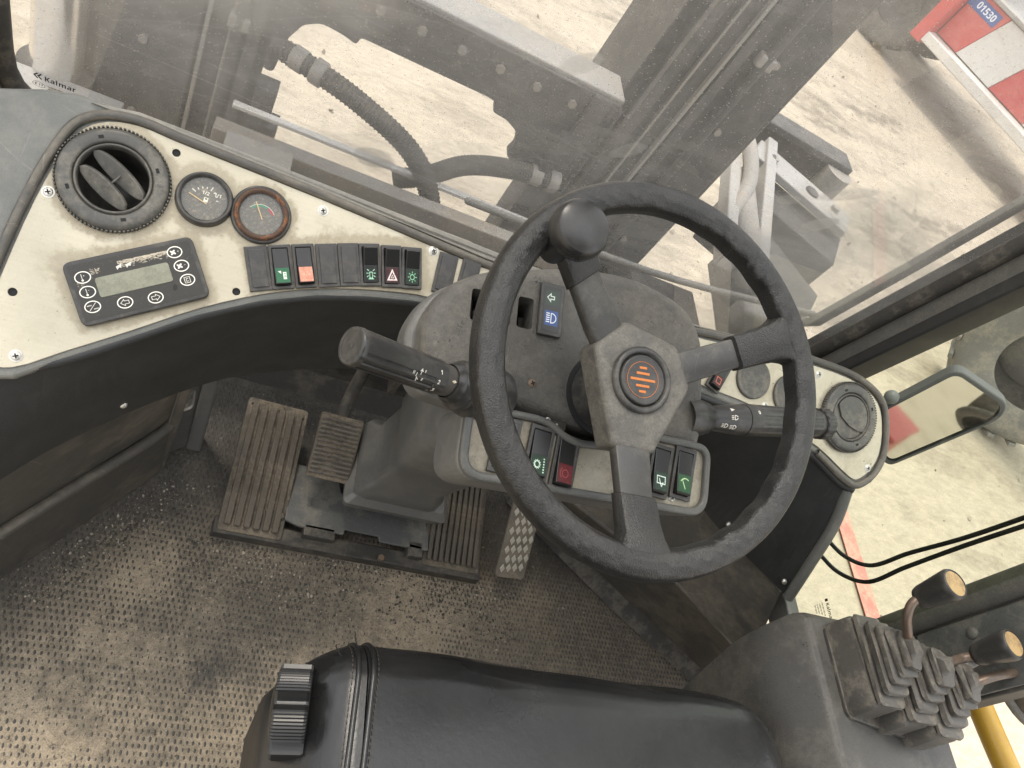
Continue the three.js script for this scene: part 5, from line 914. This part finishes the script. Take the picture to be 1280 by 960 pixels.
// ---------------------------------------------------------------- yard: red and white machine, painted line, debris
{
  const t = thing('red_white_truck', 'red and white striped truck body with a blue number plate across the yard', 'truck');
  const P0 = V3(8.1, -1.0, -10.3), X = V3(.515, 0, .857).normalize(), Z = V3(-.857, 0, .515).normalize();   // x along its side, z towards the cab
  basis(t, P0, X, V3(0, 1, 0), Z);
  mesh('chassis_beam', box(9, .15, .35, 4.4, -.02, .05, .02), M.white, t);
  mesh('end_post', box(.20, 1.0, .36, -.02, .36, .06, .02), M.red, t);
  mesh('body_panel', slab([[.10, .07], [.52, .07], [.74, .80], [.10, .80]], -1.8, -.004, .01, 1), M.red, t);
  for (let i = 0; i < 8; i++) { const x = .525 + i * .72; mesh('stripe_panel', slab([[x, .07], [x + .715, .07], [x + .935, .80], [x + .22, .80]], -1.8, i % 2 ? -.006 : .002, .01, 1), i % 2 ? M.red : M.white, t); }
  mesh('top_rail', box(9, .07, 1.9, 4.5, .84, -.9, .02), M.deck, t);
  const tag = canvasTex(512, 160, (g) => { g.fillStyle = '#3a5590'; g.fillRect(0, 0, 512, 160); g.fillStyle = '#dde2ea'; g.font = 'bold 120px sans-serif'; g.fillText('01530', 130, 122); });
  const p = mesh('number_plate', new THREE.PlaneGeometry(.54, .17), printMat(tag, .5), t, true); p.position.set(.36, .66, .004);
  for (const [x, z] of [[-.75, -.35], [-.75, -2.0]]) { const w = mesh('wheel', uvBox(tyre(.72, .45).body.rotateY(Math.PI / 2)), M.tyre, t); w.position.set(x, .02, z); mesh('tread_lugs', tyre(.72, .45).lugs.map((g) => g.rotateY(Math.PI / 2)), M.tyre, w); mesh('wheel_disc', lathe([[.0001, .05], [.2, .05], [.25, .1], [.38, .14]], 30).rotateX(Math.PI / 2), M.mast, w); }
  mesh('cab_block', box(1.6, 1.6, 2.2, -1.0, 1.6, -1.1, .05), M.mast, t);
}
{
  const t = thing('painted_line', 'faded red line painted along the pale yard ground', 'line');
  mesh('paint', box(.13, .004, 9, 3.70, -1.682, -1.0, .001, 1), M.redFade, t);
}
{
  const t = thing('mirror_red_box', 'low red box added behind the cab to show in the wing mirror', 'locker');  // unseen box added only to put a red patch in the mirror
  mesh('shell', box(.32, .80, .50, .74, -.755, 2.25, .03), M.red, t);
  mesh('lid', box(.33, .03, .51, .74, -.345, 2.25, .01), M.red, t);
}
{ // oily marks with ragged outlines on the yard
  const T = 512, d = new Uint8Array(T * T * 4);
  for (let y = 0; y < T; y++) for (let x = 0; x < T; x++) {
    const q = .5 * at(FA, x, y * 3) + .3 * at(FB, x, y * 3) + .2 * at(FC, x, y * 2), e = Math.min(x, y, T - x, T - y) / T, o = (y * T + x) * 4;
    d[o] = d[o + 1] = d[o + 2] = Math.round(255 * Math.min(.5, .55 * sst(.545, .68, q) * sst(0, .12, e))); d[o + 3] = 255;
  }
  const am = new THREE.DataTexture(d, T, T); am.magFilter = THREE.LinearFilter; am.needsUpdate = true;
  const t = thing('oil_stain', 'dark oily stains soaked into the pale ground in front of the truck', 'stain');
  const m = mesh('stain_patch', new THREE.PlaneGeometry(7, 6).rotateX(-Math.PI / 2), new THREE.MeshStandardMaterial({ color: new THREE.Color().setRGB(.20, .17, .13), roughness: .9, transparent: true, alphaMap: am }), t, true);
  m.position.set(4.9, -1.684, -7.2); m.rotation.y = .12;
}
{
  const gi = new THREE.InstancedMesh(new THREE.IcosahedronGeometry(1, 1), plain(1, 1, 1, .95), 900), o = new THREE.Object3D(), c = new THREE.Color();
  for (let i = 0; i < 900; i++) { const x = -2 + 14 * rnd(), z = -13 + 15 * rnd(), s = .005 + .014 * Math.pow(rnd(), 3); o.position.set(x, -1.695 + s * .3, z); o.rotation.set(rnd() * 6, rnd() * 6, rnd() * 6); o.scale.set(s * (1 + rnd()), s * .5, s); o.updateMatrix(); gi.setMatrixAt(i, o.matrix); const v = .2 + .4 * rnd(); gi.setColorAt(i, c.setRGB(v, v * .88, v * .7)); }
  gi.name = 'gravel'; gi.userData = { kind: 'stuff', label: 'small stones scattered over the pale yard ground', category: 'gravel' }; gi.castShadow = gi.receiveShadow = true; scene.add(gi);
}

renderer.render(scene, camera);
